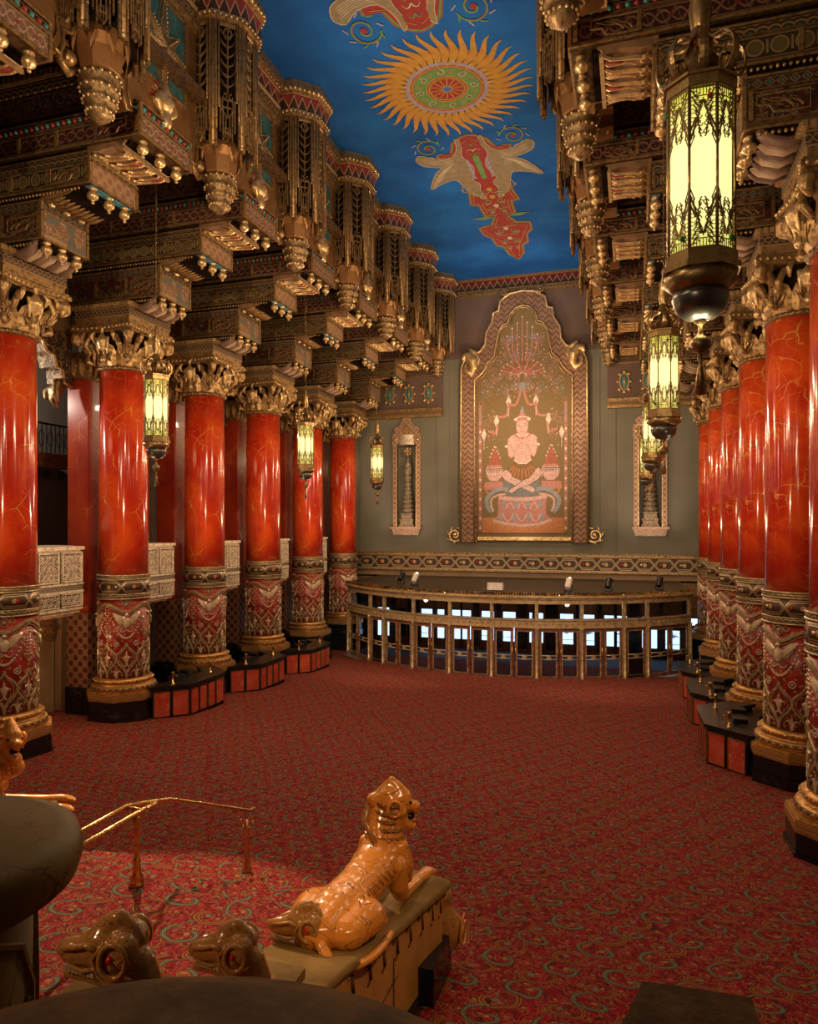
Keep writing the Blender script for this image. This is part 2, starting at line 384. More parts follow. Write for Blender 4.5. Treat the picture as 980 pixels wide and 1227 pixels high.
FLOORM = MT('paisley_carpet', .9, 0, (.2, .01, .01), spec=.15)
def carpet(m):
    x, y, z = m.xyz(); n1 = m.noise(1.3, 2); n2 = m.noise(1.3, 2, m.vec(x+7.3, y-3.1))
    base = None
    def layer(px, py, ox, oy, sgn, ph, turns=5.0, rmax=.46):
        u = (x+(n1-.5)*.30)/px+ox; v = (y+(n2-.5)*.30)/py+oy
        sh = (v.fl()*.5); u = u+sh
        a = u.fr()-.5; b = v.fr()-.5; r = (a*a+b*b*1.3).sq(); th = b.at(a)/6.2832
        q = (r*turns+th*sgn+ph).fr()-.5
        return r, q.abs(), th
    r1, q1, t1 = layer(.80, .60, 0, 0, 1, .1, 2.6)
    r2, q2, t2 = layer(.80, .60, .5, .45, -1, .5, 3.0)
    r3, q3, t3 = layer(.27, .23, .2, .1, 1, .2, 2.4)
    k = m.noise(6.5, 2, m.vec(x, y), 1.0); fil = ((k*30).sin())
    red = m.mix(m.noise(7, 2).ss(.4, .6), (.21, .004, .008), (.29, .007, .012))
    c = m.mix(fil.gt(.84), red, (.035, .014, .010)); c = m.mix(fil.lt(-.93), c, (.16, .13, .07))
    c = m.mix((q3.lt(.085))*(r3.lt(.36)), c, (.24, .085, .02))
    c = m.mix((r3.lt(.08)), c, (.24, .17, .08))
    in2 = (r2+(k-.5)*.3).lt(.37)*r2.gt(.09)
    c = m.mix(q2.lt(.17)*in2, c, (.03, .015, .012)); c = m.mix(q2.lt(.125)*in2, c, (.27, .095, .02)); c = m.mix(q2.lt(.035)*in2, c, (.14, .02, .012))
    in1 = (r1-(k-.5)*.3).lt(.41)*r1.gt(.08)
    c = m.mix(q1.lt(.135)*in1, c, (.028, .018, .015)); c = m.mix(q1.lt(.10)*in1, c, (.12, .105, .055)); c = m.mix(q1.lt(.045)*in1, c, (.035, .07, .055)); c = m.mix(q1.lt(.016)*in1, c, (.27, .22, .12))
    c = m.mix(r1.lt(.05), c, (.30, .14, .035)); c = m.mix(r2.lt(.055), c, (.13, .15, .10))
    m.color(c); m.bump(m.noise(160, 1), .004, .6)
carpet(FLOORM); FLOORM = FLOORM.m
SKYM = MT('painted_blue_ceiling', .85, 0, (.015, .09, .30), spec=.2)
SKYM.color(SKYM.mix(SKYM.noise(.35, 6, rough=.62).ss(.3, .72), (.006, .060, .215), (.014, .12, .36))); SKYM = SKYM.m
GREYW = m_plain('olive_grey_plaster', (.20, .185, .135), .75, 0, 0, .10, .5)
BROWNW = m_plain('brown_plaster', (.16, .10, .075), .75, 0, 0, .12, .5)
GREYA = m_plain('aisle_grey_plaster', (.26, .23, .19), .8, 0, 0, .12, .5)
TANW = m_plain('tan_plaster', (.36, .22, .11), .6, 0, 0, .15, 1)
GLASS = MT('door_glass', .03, 0, (.9, .95, .95)); GLASS.b.inputs['Transmission Weight'].default_value = 1; GLASS.b.inputs['IOR'].default_value = 1.25; GLASS = GLASS.m
BLKGLASS = MT('dark_window_glass', .08, 0, (.012, .014, .018)).m
LANT = MT('lantern_glass', .4, 0, (.8, .8, .4), emit=(.90, .86, .26), es=1.0)
_x, _y, _z = LANT.xyz(); _e = LANT.mix(((_z+.05)*2.0).abs().ss(.45, 1.7), (.92, .86, .34), (.56, .55, .06)); LANT.set('Emission Color', _e); LANT = LANT.m
BLUEPANE = MT('backlit_street_pane', .5, 0, (.6, .7, .8), emit=(.50, .68, 1), es=1.5).m
BULB = MT('lit_bulb', .5, 0, (1, .9, .7), emit=(1, .82, .55), es=14).m
WALNUT = m_plain('door_walnut', (.22, .08, .035), .35, 0, .3, .3, 5)
for _m in (CAPM, FOREM): _m.node_tree.nodes['Principled BSDF'].inputs['Specular IOR Level'].default_value = .05; _m.node_tree.nodes['Principled BSDF'].inputs['Coat Weight'].default_value = 0
SCRB = m_gold('screen_brass', (.70, .49, .24), .3, .45, .5, 5, .001)
STUPA = m_gold('aged_silver_leaf', (.40, .31, .20), .4, .35, .4, 12, .01)
#---END-HEAD

# ================================================================ SHELL
def fz(Y): return -.045*(Y-19.2)
WY = 40.5
def floor_piece():
    m = MB(); x0, x1, y0, y1 = -21.5, 8.5, -9, 42
    m.add([(x0, y0, fz(y0)), (x1, y0, fz(y0)), (x1, y1, fz(y1)), (x0, y1, fz(y1)), (x0, y0, fz(y0)-.3), (x1, y0, fz(y0)-.3), (x1, y1, fz(y1)-.3), (x0, y1, fz(y1)-.3)],
          [(0, 1, 2, 3), (4, 7, 6, 5), (0, 4, 5, 1), (1, 5, 6, 2), (2, 6, 7, 3), (3, 7, 4, 0)])
    return tag(m.build('floor', FLOORM), 'red paisley patterned carpet over the whole hall floor', 'floor', kind='structure')
floor_piece()
CZ = 20.38
tag(MB().box(HC-5.2, HC+5.2, -8.6, WY+.3, CZ, CZ+.2).build('ceiling', SKYM), 'blue painted ceiling', 'ceiling', kind='structure')
def struct(o): return tag(o, kind='structure')
struct(MB().box(-21.6, -21.3, -8.7, 41, -1.2, 20.6).build('wall_left', GREYA))
struct(MB().box(8.2, 8.5, -8.7, 41, -1.2, 20.6).build('wall_right', GREYA))
struct(MB().box(-21.6, 8.5, -9, -8.7, -1.2, 20.6).build('wall_front', BROWNW))
# soffit over the side bays
so = MB().box(-21.3, HC-4.6, -8.7, WY, 17.15, 17.4).box(HC+4.6, 8.2, -8.7, WY, 17.15, 17.4)
struct(so.build('trim_1', BRONZE))

# ---- back wall (with holes for two niches)
wb = empty('wall_back', (0, WY, 0)); struct(wb)
nx = [-12.83, HC*2+12.83]; NH = .60; NZ0, NZ1 = 6.0, 11.0
m = MB()
xs = [-21.4, nx[0]-NH, nx[0]+NH, nx[1]-NH, nx[1]+NH, 8.3]
for a, b in ((0, 1), (2, 3), (4, 5)): m.box(xs[a], xs[b], 0, .3, 3.2, 15.9)
for q in nx: m.box(q-NH, q+NH, 0, .3, 3.2, NZ0).box(q-NH, q+NH, 0, .3, NZ1, 15.9)
for q in nx:  # niche inside, half round
    for i in range(8):
        a0, a1 = pi*i/8, pi*(i+1)/8; m.add([(q+NH*cos(a0), .02+NH*sin(a0), NZ0), (q+NH*cos(a1), .02+NH*sin(a1), NZ0), (q+NH*cos(a1), .02+NH*sin(a1), NZ1), (q+NH*cos(a0), .02+NH*sin(a0), NZ1)], [(0, 1, 2, 3)], None, True)
m.box(-21.4, 8.3, 1.0, 1.2, -1.2, 20.6)
m.build('plaster_field', GREYW, wb)
MB().box(-21.4, 8.3, 0, .3, 15.9, 20.6).build('upper_field', BROWNW, wb)
m = MB()
for q in (HC-5.05, HC+5.05, HC-9.9, HC+9.9, HC-4.2, HC+4.2): m.box(q-.05, q+.05, -.04, .02, 4.5, 12.6 if abs(q-HC) > 5 else 15.6)
m.build('panel_moulding', GREYW, wb)
FRZ = m_band('hex_jewel_frieze', 'hex', 3.62, 4.42, DB, (.62, .46, .27), (.6, .40, .2), per=1.0, metal=.5)
m = MB().box(-18, 6.2, -.16, 0, 3.62, 4.42); m.build('jewel_frieze', FRZ, wb)
m = MB().box(-18, 6.2, -.24, 0, 4.42, 4.52).box(-18, 6.2, -.24, 0, 3.52, 3.62)
for i in range(160): m.box(-18+i*.15, -17.92+i*.15, -.2, 0, 4.52, 4.6)
m.build('frieze_moulding', GOLD, wb)
m = MB()
for i in range(24):
    for h_, k in ((3.66+.35, 0),): m.ball((-17.5+i*1.0, -.18, 4.02), .085, 8, (REDGEM if i % 2 else GOLDB))
m.build('frieze_jewel', None, wb)
MB().box(-18, 6.2, -.02, 0, 3.2, 3.52).build('tan_band', TANW, wb)
# top frieze with red triangles
CHV = m_band('red_triangle_frieze', 'chevron', 19.72, 20.3, (.20, .022, .018), (.50, .33, .17), (.09, .05, .03), per=.42)
t = MB().box(HC-3.7, HC+3.7, -.2, 0, 19.72, 20.3); t.build('red_triangle_frieze', CHV, wb)
m = MB().box(HC-3.7, HC+3.7, -.34, 0, 20.28, 20.38).box(HC-3.7, HC+3.7, -.3, 0, 19.62, 19.72).box(HC-3.7, HC+3.7, -.24, 0, 19.46, 19.54)
for i in range(60): m.ball((HC-3.6+i*.122, -.3, 19.58), .05, 6, None, 1, 4)
m.build('frieze_moulding', GOLD, wb)

# ---- cornices over the niches with shield cartouches (end walls of the aisles)
LEAFB = m_band('ledge_leaf', 'scales', 12.72, 12.88, DB, DG, per=.2)
for s in (-1, 1):
    xa, xb = sorted((HC+s*4.66, HC+s*12.1))
    r = empty('niche_cornice', (0, WY, 0)); tag(r, 'carved gilt cornice with shield cartouches on the end wall, %s of the mural' % ('left' if s < 0 else 'right'), 'cornice')
    MB().box(xa, xb, -.5, 0, 12.9, 13.06).box(xa, xb, -.3, 0, 12.56, 12.72).build('ledge', GOLD, r)
    MB().box(xa, xb, -.4, 0, 12.72, 12.9).build('leaf_band', LEAFB, r)
    MB().box(xa, xb, -.12, 0, 13.06, 15.2).build('backing', BROWNW, r)
    MB().box(xa, xb, -.3, 0, 15.2, 15.42).box(xa, xb, -.22, 0, 14.95, 15.06).build('upper_moulding', GOLD, r)
    for i in range(5):
        cx = HC+s*(5.55+i*1.2)
        f = lambda u, v, h, cx=cx: (cx+u, -.12-h, 14.0+v)
        e = MB(); e.ribbon(arc(0, 0, .24, 0, 360, 16, .46)[:-1], .1, .07, f, None, True)
        for a, b in ((-.24, .42), (.24, .42), (-.24, -.42), (.24, -.42)): e.disc((a, b), .11, .1, f)
        e.disc((0, .55), .09, .08, f); e.disc((0, -.55), .09, .08, f); e.disc((-.34, 0), .08, .08, f); e.disc((.34, 0), .08, .08, f)
        c = e.build('cartouche', GOLDB, r)
        MB().blob(arc(0, 0, .2, 0, 360, 12, .38)[:-1], .05, f, TEAL).build('shield_field', TEAL, c)
        q = MB(); q.ribbon([(0, -.25), (0, .25)], .05, .03, lambda u, v, h: f(u, v, h+.045)); q.disc((0, 0), .08, .04, lambda u, v, h: f(u, v, h+.045)); q.build('shield_device', GOLDB, c)

# ---- niches with stupa shaped statues
SPOT = m_plain('rose_stone_frame', (.50, .33, .22), .5, .3, 0, .2, 8, .01, 25)
NCH = m_band('niche_chain', 'lattice', 0, .3, (.32, .19, .12), (.58, .38, .26), per=.3)
for s, q in zip((-1, 1), nx):
    side = 'left' if s < 0 else 'right'
    r = empty('niche_frame', (q, WY, 0)); tag(r, 'ornate rose gilt niche frame with stepped pediment on the end wall, %s of the mural' % side, 'frame')
    f = lambda u, v, h: (u, -h, v)
    m = MB(); m.box(-.86, -.58, -.14, .0, 6.1, 11.0).box(.58, .86, -.14, 0, 6.1, 11.0)
    m.prism([(-.9, 10.95), (-.66, 10.95), (-.45, 11.15), (.45, 11.15), (.66, 10.95), (.9, 10.95), (.9, 11.6), (.74, 11.75), (.78, 12.0), (.48, 12.1), (.3, 12.35), (.26, 12.42), (.28, 12.78), (-.28, 12.78), (-.26, 12.42), (-.3, 12.35), (-.48, 12.1), (-.78, 12.0), (-.74, 11.75), (-.9, 11.6)], -.16, 0, 'y')
    m.build('surround', NCH, r)
    m = MB(); 
    for k in range(5): m.ribbon(bez((-.42+k*.21, 11.65), (-.35+k*.18, 11.9), (-.15+k*.07, 11.9), (-.06+k*.03, 12.3)), .06, .06, lambda u, v, h: (u, -.16-h, v))
    m.box(-.34, .34, -.24, -.1, 12.74, 12.84).box(-.88, .88, -.2, -.1, 11.58, 11.63)
    for k in (-1, 1): m.disc((k*.7, 11.3), .13, .08, lambda u, v, h: (u, -.16-h, v))
    m.box(-.64, -.58, -.2, 0, 6.1, 10.9).box(.58, .64, -.2, 0, 6.1, 10.9); m.build('pediment_carving', GOLDB, r)
    m = MB().prism(arc(0, 0, .5, 180, 360, 8, .32), 10.98, 11.58, 'z'); m.build('relief_panel', SILVERG, r)
    m = MB().box(-.95, .95, -.42, .1, 5.96, 6.1).prism([(-.88, 5.96), (.88, 5.96), (.76, 5.6), (-.76, 5.6)], -.3, 0, 'y')
    for i in range(11): m.prism([(-.76+i*.14, 5.66), (-.69+i*.14, 5.9), (-.62+i*.14, 5.66)], -.36, -.28, 'y')
    m.build('shelf', SPOT, r)
    st = empty('stupa_statue', (q, WY+.1, 6.1)); tag(st, 'tiered silver-gold stupa statue inside the niche %s of the mural' % side, 'statue')
    MB().lathe([(.66, 0), (.64, .12), (.56, .13), (.56, .34), (.60, .36), (.60, .44), (.47, .46), (.47, .7), (.52, .73), (.50, .80), (.38, .84)], 4, (0, 0, 0), None, False, pi/4, 1, .72).build('stepped_plinth', STUPA, st)
    pf = [(.33, .84)]; z = .88
    for i in range(7): rr = .40-.028*i; pf += [(rr*.8, z), (rr, z+.05), (rr*1.02, z+.13), (rr*.78, z+.19), (rr*.66, z+.24)]; z += .26
    pf += [(.15, z), (.25, z+.12), (.28, z+.25), (.18, z+.33), (.15, z+.38), (.26, z+.46), (.27, z+.8), (.20, z+.86), (.24, z+.9), (.16, z+1.15), (.06, z+1.35), (.05, z+1.55)]
    MB().lathe(pf, 16).build('tiered_tower', STUPA, st)
    m = MB()
    for k in range(8):
        a = 2*pi*k/8; m.blob([(.05*cos(a-.6), .05*sin(a-.6)), (.27*cos(a-.22), .27*sin(a-.22)), (.3*cos(a), .3*sin(a)), (.27*cos(a+.22), .27*sin(a+.22)), (.05*cos(a+.6), .05*sin(a+.6))], .08, lambda u, v, h: (u, -h, v+4.5))
    m.disc((0, 0), .1, .12, lambda u, v, h: (u, -h, v+4.5)); m.build('flower_finial', GOLDB, st)

# ---- the mural and its frame
def mm(x, y): return (-5.9+(x-335)*.01552, EYE+(630-(320+y/3.0625))*40.2/850)
def mirror(pts): return pts + [(670-x, y) for x, y in reversed(pts[:-1])]
outer = mirror([(104, 1010), (106, 360), (118, 328), (150, 312), (178, 300), (196, 276), (200, 232), (222, 196), (226, 160), (246, 156), (252, 118), (290, 94), (335, 88)])
inner = mirror([(163, 1010), (163, 412), (184, 398), (200, 378), (210, 350), (234, 330), (240, 300), (248, 240), (266, 216), (286, 208), (292, 180), (312, 156), (335, 148)])
fr = empty('ornate_surround', (0, WY, 0)); tag(fr, 'tall rose-gold ogee-topped frame around the seated figure mural', 'frame')
def strip(mb, A, B, ya, yb, mat=None):
    n = len(A); va = [(p[0], ya, p[1]) for p in A]; vb = [(p[0], yb, p[1]) for p in B]
    mb.add(va+vb, [(i, i+1, n+i+1, n+i) for i in range(n-1)], mat)
O = [mm(*p) for p in outer]; I = [mm(*p) for p in inner]
FRM = MT('frame_zigzag', .5, .3, (.4, .2, .1)); _x, _y, _z = FRM.xyz(); _w = ((_z*3.2+((_x*2.6).fr()-.5).abs()*1.4).fr()-.5).abs(); _n = FRM.noise(3, 3)
FRM.color(FRM.mix(_w.lt(.09), FRM.mix(_n.ss(.3, .7), (.24, .13, .075), (.34, .19, .115)), (.12, .055, .035))); FRM.bump(_w.ss(.05, .14), .02); FRM = FRM.m
m = MB(); strip(m, O, O, 0, -.3); strip(m, O, I, -.3, -.26); strip(m, I, I, -.26, .02); m.build('frame_body', FRM, fr)
m = MB()
m.tube([(p[0], -.33, p[1]) for p in O], .07, 6); mid = [(o[0]*.12+i[0]*.88, o[1]*.12+i[1]*.88) for o, i in zip(O, I)]
m.tube([(p[0], -.31, p[1]) for p in mid], .045, 6); m.build('gilt_roll', GOLDB, fr)
m = MB(); I2 = smooth_path([(p[0], p[1], 0) for p in I], 14)
for i, p in enumerate(I2[::1]): m.ball((p[0], -.29, p[1]), .05, 5, None, 1, 3)
m.build('bead_edge', GOLD, fr)
def rosette(mb, cx, cz, r, y, s=1):
    f = lambda u, v, h: (cx+s*u, y-h, cz+v)
    mb.ribbon(spiral(0, 0, r, r*.15, 200, 760, 22), r*.32, .16, f); mb.disc((0, 0), r*.25, .2, f)
    for k in range(7):
        a = 2*pi*k/7; mb.ribbon([(r*cos(a)*.9, r*sin(a)*.9), (r*cos(a+.4)*1.25, r*sin(a+.4)*1.25)], r*.3, .1, f, None, False, True)
for k in (-1, 1):
    cx = -5.9+k*2.95
    e = sculpt('dragon_ornament', [[(0, 0, -.55, .16), (-.15, -.12, -.25, .22), (-.1, -.15, .1, .25), (.1, -.15, .35, .22), (.32, -.18, .38, .15), (.42, -.2, .2, .09)], [(-.3, -.05, -.2, .1), (-.42, -.05, .15, .1), (-.25, -.08, .5, .1), (.05, -.1, .65, .09)], [(.1, -.1, -.5, .12), (.3, -.12, -.35, .1), (.3, -.12, -.1, .08)], [(.2, -.3, .42, .06), (.2, -.32, .44, .03)]], .035, GOLDB, fr)
    e.location = (cx, -.3, 15.55); e.scale = (k*1.1, 1, 1.15)
    m = MB(); rosette(m, -5.9+k*1.0, 19.45, .2, -.3, k); m.build('corner_rosette', GOLDB, fr)
    m = MB(); rosette(m, -5.9+k*3.95, 5.62, .42, -.05, k); m.ball((-5.9+k*3.95, -.1, 5.62), .18); m.build('scroll_rosette', GOLDB, fr)
# the painted panel
MUR = MT('mural_ground', .7, 0, (.2, .14, .05)); _x, _y, _z = MUR.xyz()
_n = MUR.noise(26, 4); _b = MUR.mix(_n.ss(.3, .7), (.17, .11, .04), (.22, .145, .052)); _v = MUR.noise(1.1, 2)
MUR.color(_b); MUR = MUR.m
mur = empty('mural', (0, WY-.05, 0)); tag(mur, 'pale rose painted mural of a seated crowned figure on a lotus pedestal', 'mural')
m = MB(); m.add([(p[0], -.02, p[1]) for p in I], [tuple(range(len(I)))]); m.add([(p[0], .03, p[1]) for p in I], [tuple(range(len(I)))]); m.build('panel_ground', MUR, mur)
def P(name, col): return m_plain(name, col, .65, 0, 0, .16, 9)
PR = P('painted_rose', (.46, .19, .15)); PP = P('painted_pale_rose', (.56, .36, .31)); PS = P('painted_scarf_red', (.40, .10, .06)); PB = P('painted_slate', (.17, .17, .16))
PBR = P('painted_brown', (.20, .10, .035)); PO = P('painted_orange', (.50, .20, .07)); PW = P('painted_cream', (.70, .58, .48)); PD = P('painted_dark_line', (.10, .06, .04)); PLN = P('painted_line', (.42, .24, .14)); PBL = P('painted_grey_blue', (.27, .27, .28))
def mz(a, b): return mm((560+a/6.814-520)*3.0625, (480+b/6.814-320)*3.0625)
lay = [0]
def paint(pts, mat, mb, sym=False, zc=mz, cx=466):
    lay[0] += 1; h = .022+.00022*lay[0]
    q = [zc(*p) for p in pts]; mb.add([(p[0], -h, p[1]) for p in q], [tuple(range(len(q)))], mat)
    if sym: q = [zc(2*cx-p[0], p[1]) for p in pts]; mb.add([(p[0], -h, p[1]) for p in q], [tuple(range(len(q)))], mat)
def pline(pts, w_, mat, mb, sym=False, zc=mz, cx=466, closed=False):
    lay[0] += .3; h = .022+.00022*lay[0]
    for sg in ((0, 1) if sym else (0,)):
        q = [zc((2*cx-p[0]) if sg else p[0], p[1]) for p in pts]
        mb.ribbon(q, w_, .001, lambda u, v, hh: (u, -h-hh, v), mat, closed)
def circ(cx, cy, rx, ry=None, n=12, a0=0, a1=360): return [(cx+rx*cos(R(a0+(a1-a0)*i/n)), cy+(ry or rx)*sin(R(a0+(a1-a0)*i/n))) for i in range(n)]
# borders and ground strip
m = MB(); paint([(135, 955), (135, 1085), (800, 1085), (800, 955)], PO, m); paint([(150, 690), (150, 720), (310, 730), (310, 655), (160, 660)], PR, m, True)
pline([(100, 1085), (835, 1085)], .06, PD, m); pline([(118, 20), (118, 1060)], .16, PR, m, True); pline([(118, 20), (118, 1060)], .05, PBL, m, True)
for i in range(26): paint(circ(118, 40+i*40, 9, 11, 6), (PW if i % 2 else PS), m, True)
m.build('painted_border', None, mur)
# lotus pedestal
m = MB()
paint([(225, 975), (280, 985), (400, 1010), (470, 1014), (560, 1008), (660, 990), (700, 970), (660, 930), (655, 880), (660, 820), (665, 775), (280, 775), (265, 830), (270, 890), (262, 940)], PR, m)
pline([(272, 790), (360, 800), (470, 805), (580, 798), (665, 778)], .2, PP, m); pline([(225, 980), (330, 1005), (470, 1020), (600, 1008), (700, 975)], .16, PP, m)
for k in range(4):
    x = 315+k*98; paint(circ(x, 850, 17, 36, 10), PBL, m); pline([(x+18, 885), (x+30, 850), (x+50, 830), (x+70, 850), (x+82, 885)], .07, PP, m) if k < 3 else None
for k in range(4): x = 292+k*112; paint(circ(x, 955, 18, 34, 10), PBL, m); pline([(x+10, 915), (x+35, 970), (x+58, 985), (x+80, 970), (x+104, 915)], .07, PP, m) if k < 3 else None
m.build('lotus_pedestal', None, mur)
# cushion, legs, skirt, torso, head
m = MB(); paint([(320, 640), (600, 640), (618, 760), (560, 785), (390, 785), (330, 760)], PB, m); m.build('painted_cushion', None, mur)
m = MB()
paint([(305, 585), (330, 560), (358, 575), (390, 625), (470, 660), (560, 715), (572, 735), (548, 752), (500, 725), (410, 690), (325, 645), (303, 612)], PP, m)
paint([(628, 590), (600, 548), (570, 560), (545, 605), (465, 660), (360, 725), (350, 742), (380, 755), (440, 715), (520, 690), (600, 640), (630, 612)], PP, m)
pline([(628, 600), (600, 640), (520, 690), (440, 717), (380, 757), (350, 742), (365, 722), (465, 658)], .035, PD, m)
paint([(398, 490), (372, 520), (342, 545), (370, 590), (430, 640), (470, 648), (520, 636), (560, 590), (588, 545), (560, 520), (538, 488), (470, 515)], PBR, m)
for i in range(9):
    a = R(20+i*17.5); pline([(466+60*cos(a)*1.2, 520+35*sin(a)), (466+115*cos(a), 530+108*sin(a))], .045, PO, m)
paint([(398, 445), (405, 480), (430, 505), (470, 516), (510, 505), (532, 480), (538, 440), (590, 365), (585, 300), (560, 278), (520, 268), (500, 255), (440, 255), (410, 268), (370, 285), (352, 320), (350, 370)], PP, m)
paint([(350, 300), (340, 370), (352, 440), (372, 468), (395, 450), (408, 400), (380, 380), (372, 330)], PP, m); paint([(580, 300), (595, 360), (578, 430), (560, 458), (535, 440), (525, 400), (555, 378), (560, 330)], PP, m)
pline([(352, 310), (345, 375), (355, 445), (375, 468), (396, 448), (415, 390), (460, 340)], .035, PR, m); pline([(583, 310), (588, 370), (575, 435), (560, 458), (538, 440), (520, 385), (490, 340)], .035, PR, m)
for k in range(7):
    pline([(392+k*6, 300+k*22), (466, 330+k*22), (540-k*6, 300+k*22)], .022, PR, m)
for k in range(5): pline([(330+k*22, 590+k*14), (322+k*24, 622+k*13)], .02, PR, m); pline([(606-k*22, 590+k*14), (612-k*24, 622+k*13)], .02, PR, m)
pline([(398, 490), (405, 450), (395, 400), (380, 380), (372, 330)], .025, PR, m); pline([(538, 488), (530, 440), (528, 400), (555, 378), (560, 330)], .025, PR, m)
pline([(415, 185), (420, 240), (445, 272), (475, 278), (500, 262), (512, 225), (512, 175)], .025, PR, m)
paint(circ(336, 368, 14, 10, 8), PW, m); paint(circ(596, 358, 14, 10, 8), PW, m)
pline([(405, 275), (440, 300), (466, 308), (500, 298), (530, 272)], .09, PS, m); pline([(425, 262), (466, 330), (520, 265)], .04, PW, m)
pline([(466, 310), (466, 420)], .025, PR, m); pline([(398, 480), (440, 512), (500, 512), (540, 478)], .06, PW, m)
paint([(415, 185), (420, 240), (445, 272), (475, 278), (500, 262), (512, 225), (512, 175), (480, 152), (440, 155)], PP, m)
pline([(428, 198), (450, 205)], .03, PD, m); pline([(478, 205), (503, 196)], .03, PD, m); pline([(465, 200), (462, 228), (470, 232)], .022, PR, m); pline([(450, 250), (466, 256), (486, 248)], .03, PS, m); pline([(425, 188), (452, 186)], .02, PD, m); pline([(478, 186), (505, 182)], .02, PD, m)
paint([(400, 145), (425, 178), (440, 165), (470, 152), (495, 165), (515, 178), (530, 140), (495, 128), (480, 85), (466, 35), (450, 90), (440, 125)], PR, m)
paint([(452, 75), (466, 35), (480, 75), (484, 100), (448, 100)], PBL, m); pline([(405, 145), (440, 128), (495, 128), (528, 142)], .05, PW, m); paint(circ(412, 150, 16, 12, 8), PW, m, True)
m.build('seated_figure', None, mur)
# urns of candles, elephant-trunk scrolls
m = MB()
for off in (0, 458):
    paint([(180+off, 525), (165+off, 560), (175+off, 610), (205+off, 650), (265+off, 650), (300+off, 610), (310+off, 560), (292+off, 525)], PP, m)
    pline([(182+off, 530), (292+off, 530)], .16, PR, m); pline([(175+off, 552), (310+off, 552)], .05, PD, m)
    for i in range(6): pline([(180+i*24+off, 560), (190+i*22+off, 585), (200+i*20+off, 560)], .04, PD, m); pline([(180+i*24+off, 600), (192+i*20+off, 640), (205+i*19+off, 600)], .03, PR, m)
    for i in range(8):
        hgt = (60, 90, 120, 145, 140, 110, 85, 55)[i]; x = 200+i*12+off; pline([(x, 520), (x+1, 520-hgt)], .06, PS, m); paint(circ(x+1, 515-hgt, 5, 12, 6), PW, m)
for pts, c_, w_ in (([(350, 730), (300, 715), (240, 735), (195, 770), (170, 810), (185, 870), (215, 910)], PBL, .24), ([(330, 760), (265, 770), (215, 800), (210, 850), (230, 905)], PP, .12), ([(150, 690), (190, 770)], PO, .1)): pline(smooth_path(pts, 3), w_, c_, m, True)
m.build('urns_and_scrolls', None, mur)
# garlands, peacock fan crest and arabesques above (coordinates of the whole mural)
m = MB()
for pts in ([(205, 595), (235, 605), (240, 570)], [(240, 545), (275, 540), (283, 490)], [(283, 500), (310, 500), (330, 440)]):
    pline(smooth_path(pts, 5), .14, PR, m, True, mm, 332)
for x, y in ((237, 560), (282, 490), (190, 610)):
    paint([(x, y-25), (x+10, y), (x, y+25), (x-10, y)], PW, m, True, mm, 332); pline([(x, y+25), (x, y+55)], .03, PW, m, True, mm, 332)
for i in range(13):
    a = R(12+i*13); x0, y0 = 332+18*cos(a), 400-18*sin(a); x1, y1 = 332+(92-abs(i-6)*1.5)*cos(a), 400-(62)*sin(a)
    pline(smooth_path([(x0, y0), ((x0+x1)/2+4, (y0+y1)/2), (x1, y1)], 3), .10 if i % 2 else .06, PR if i % 2 else PS, m, False, mm); paint(circ(x1, y1, 4, 5, 6), PW, m, False, mm)
for rr in (12, 22, 34): pline([(332+rr*1.25*cos(R(a)), 398-rr*sin(R(a))) for a in range(-10, 195, 12)], .05, (PW, PR, PLN)[rr % 3], m, False, mm)
for i in range(7):
    x = 332+(i-3)*17; top = (250, 222, 205, 182, 205, 222, 250)[i]
    pline(smooth_path([(x*.6+332*.4, 340), (x, 300), (x+((i-3)*1.5), top)], 4), .07, PR, m, False, mm); paint(circ(x+((i-3)*1.5), top, 3, 7, 6), PW, m, False, mm)
paint([(318, 430), (332, 418), (348, 430), (345, 448), (332, 455), (320, 448)], PBL, m, False, mm)
m.build('garlands', None, mur)
m = MB(); rr_ = random.Random(3)
for i in range(110):
    x = rr_.uniform(178, 320); y = rr_.uniform(250, 640)
    if y < 390 and x < 180+max(0, (390-y)*.42): continue
    if y > 470 and x > 225: continue
    r0 = rr_.uniform(9, 17); a0 = rr_.uniform(0, 360)
    pline(spiral(x, y, r0, 2, a0, a0+430, 12), .028, (PLN, PR, PBL)[i % 3], m, True, mm, 332)
for i in range(170):
    x = rr_.uniform(180, 330); y = rr_.uniform(240, 660)
    if (y < 390 and x < 190+max(0, (390-y)*.42)) or (y > 480 and x > 240): continue
    paint(circ(x, y, 2.2, 2.6, 5), (PW, PR, PO)[i % 3], m, True, mm, 332)
m.build('arabesque', None, mur)
MB().box(-8.5, -3.2, -.18, 0, 5.32, 5.52).build('gilt_sill', GOLDB, mur)
m = MB(); Ii = [(-5.9+(p[0]+5.9)*.955, p[1]-.10 if p[1] > 6 else p[1]) for p in I]; m.add([(p[0], -.06, p[1]) for p in I]+[(p[0], -.06, p[1]) for p in Ii], [(i, i+1, len(I)+i+1, len(I)+i) for i in range(len(I)-1)]); m.build('painted_shadow_band', DARK, fr)  # dark band painted in for the shadow along the frame's inner edge
# dark sheet behind the panel, standing in for shadow inside the frame
MB().add([(p[0], .0, p[1]) for p in I], [tuple(range(len(I)))]).build('shadow_sheet', DARK, fr)

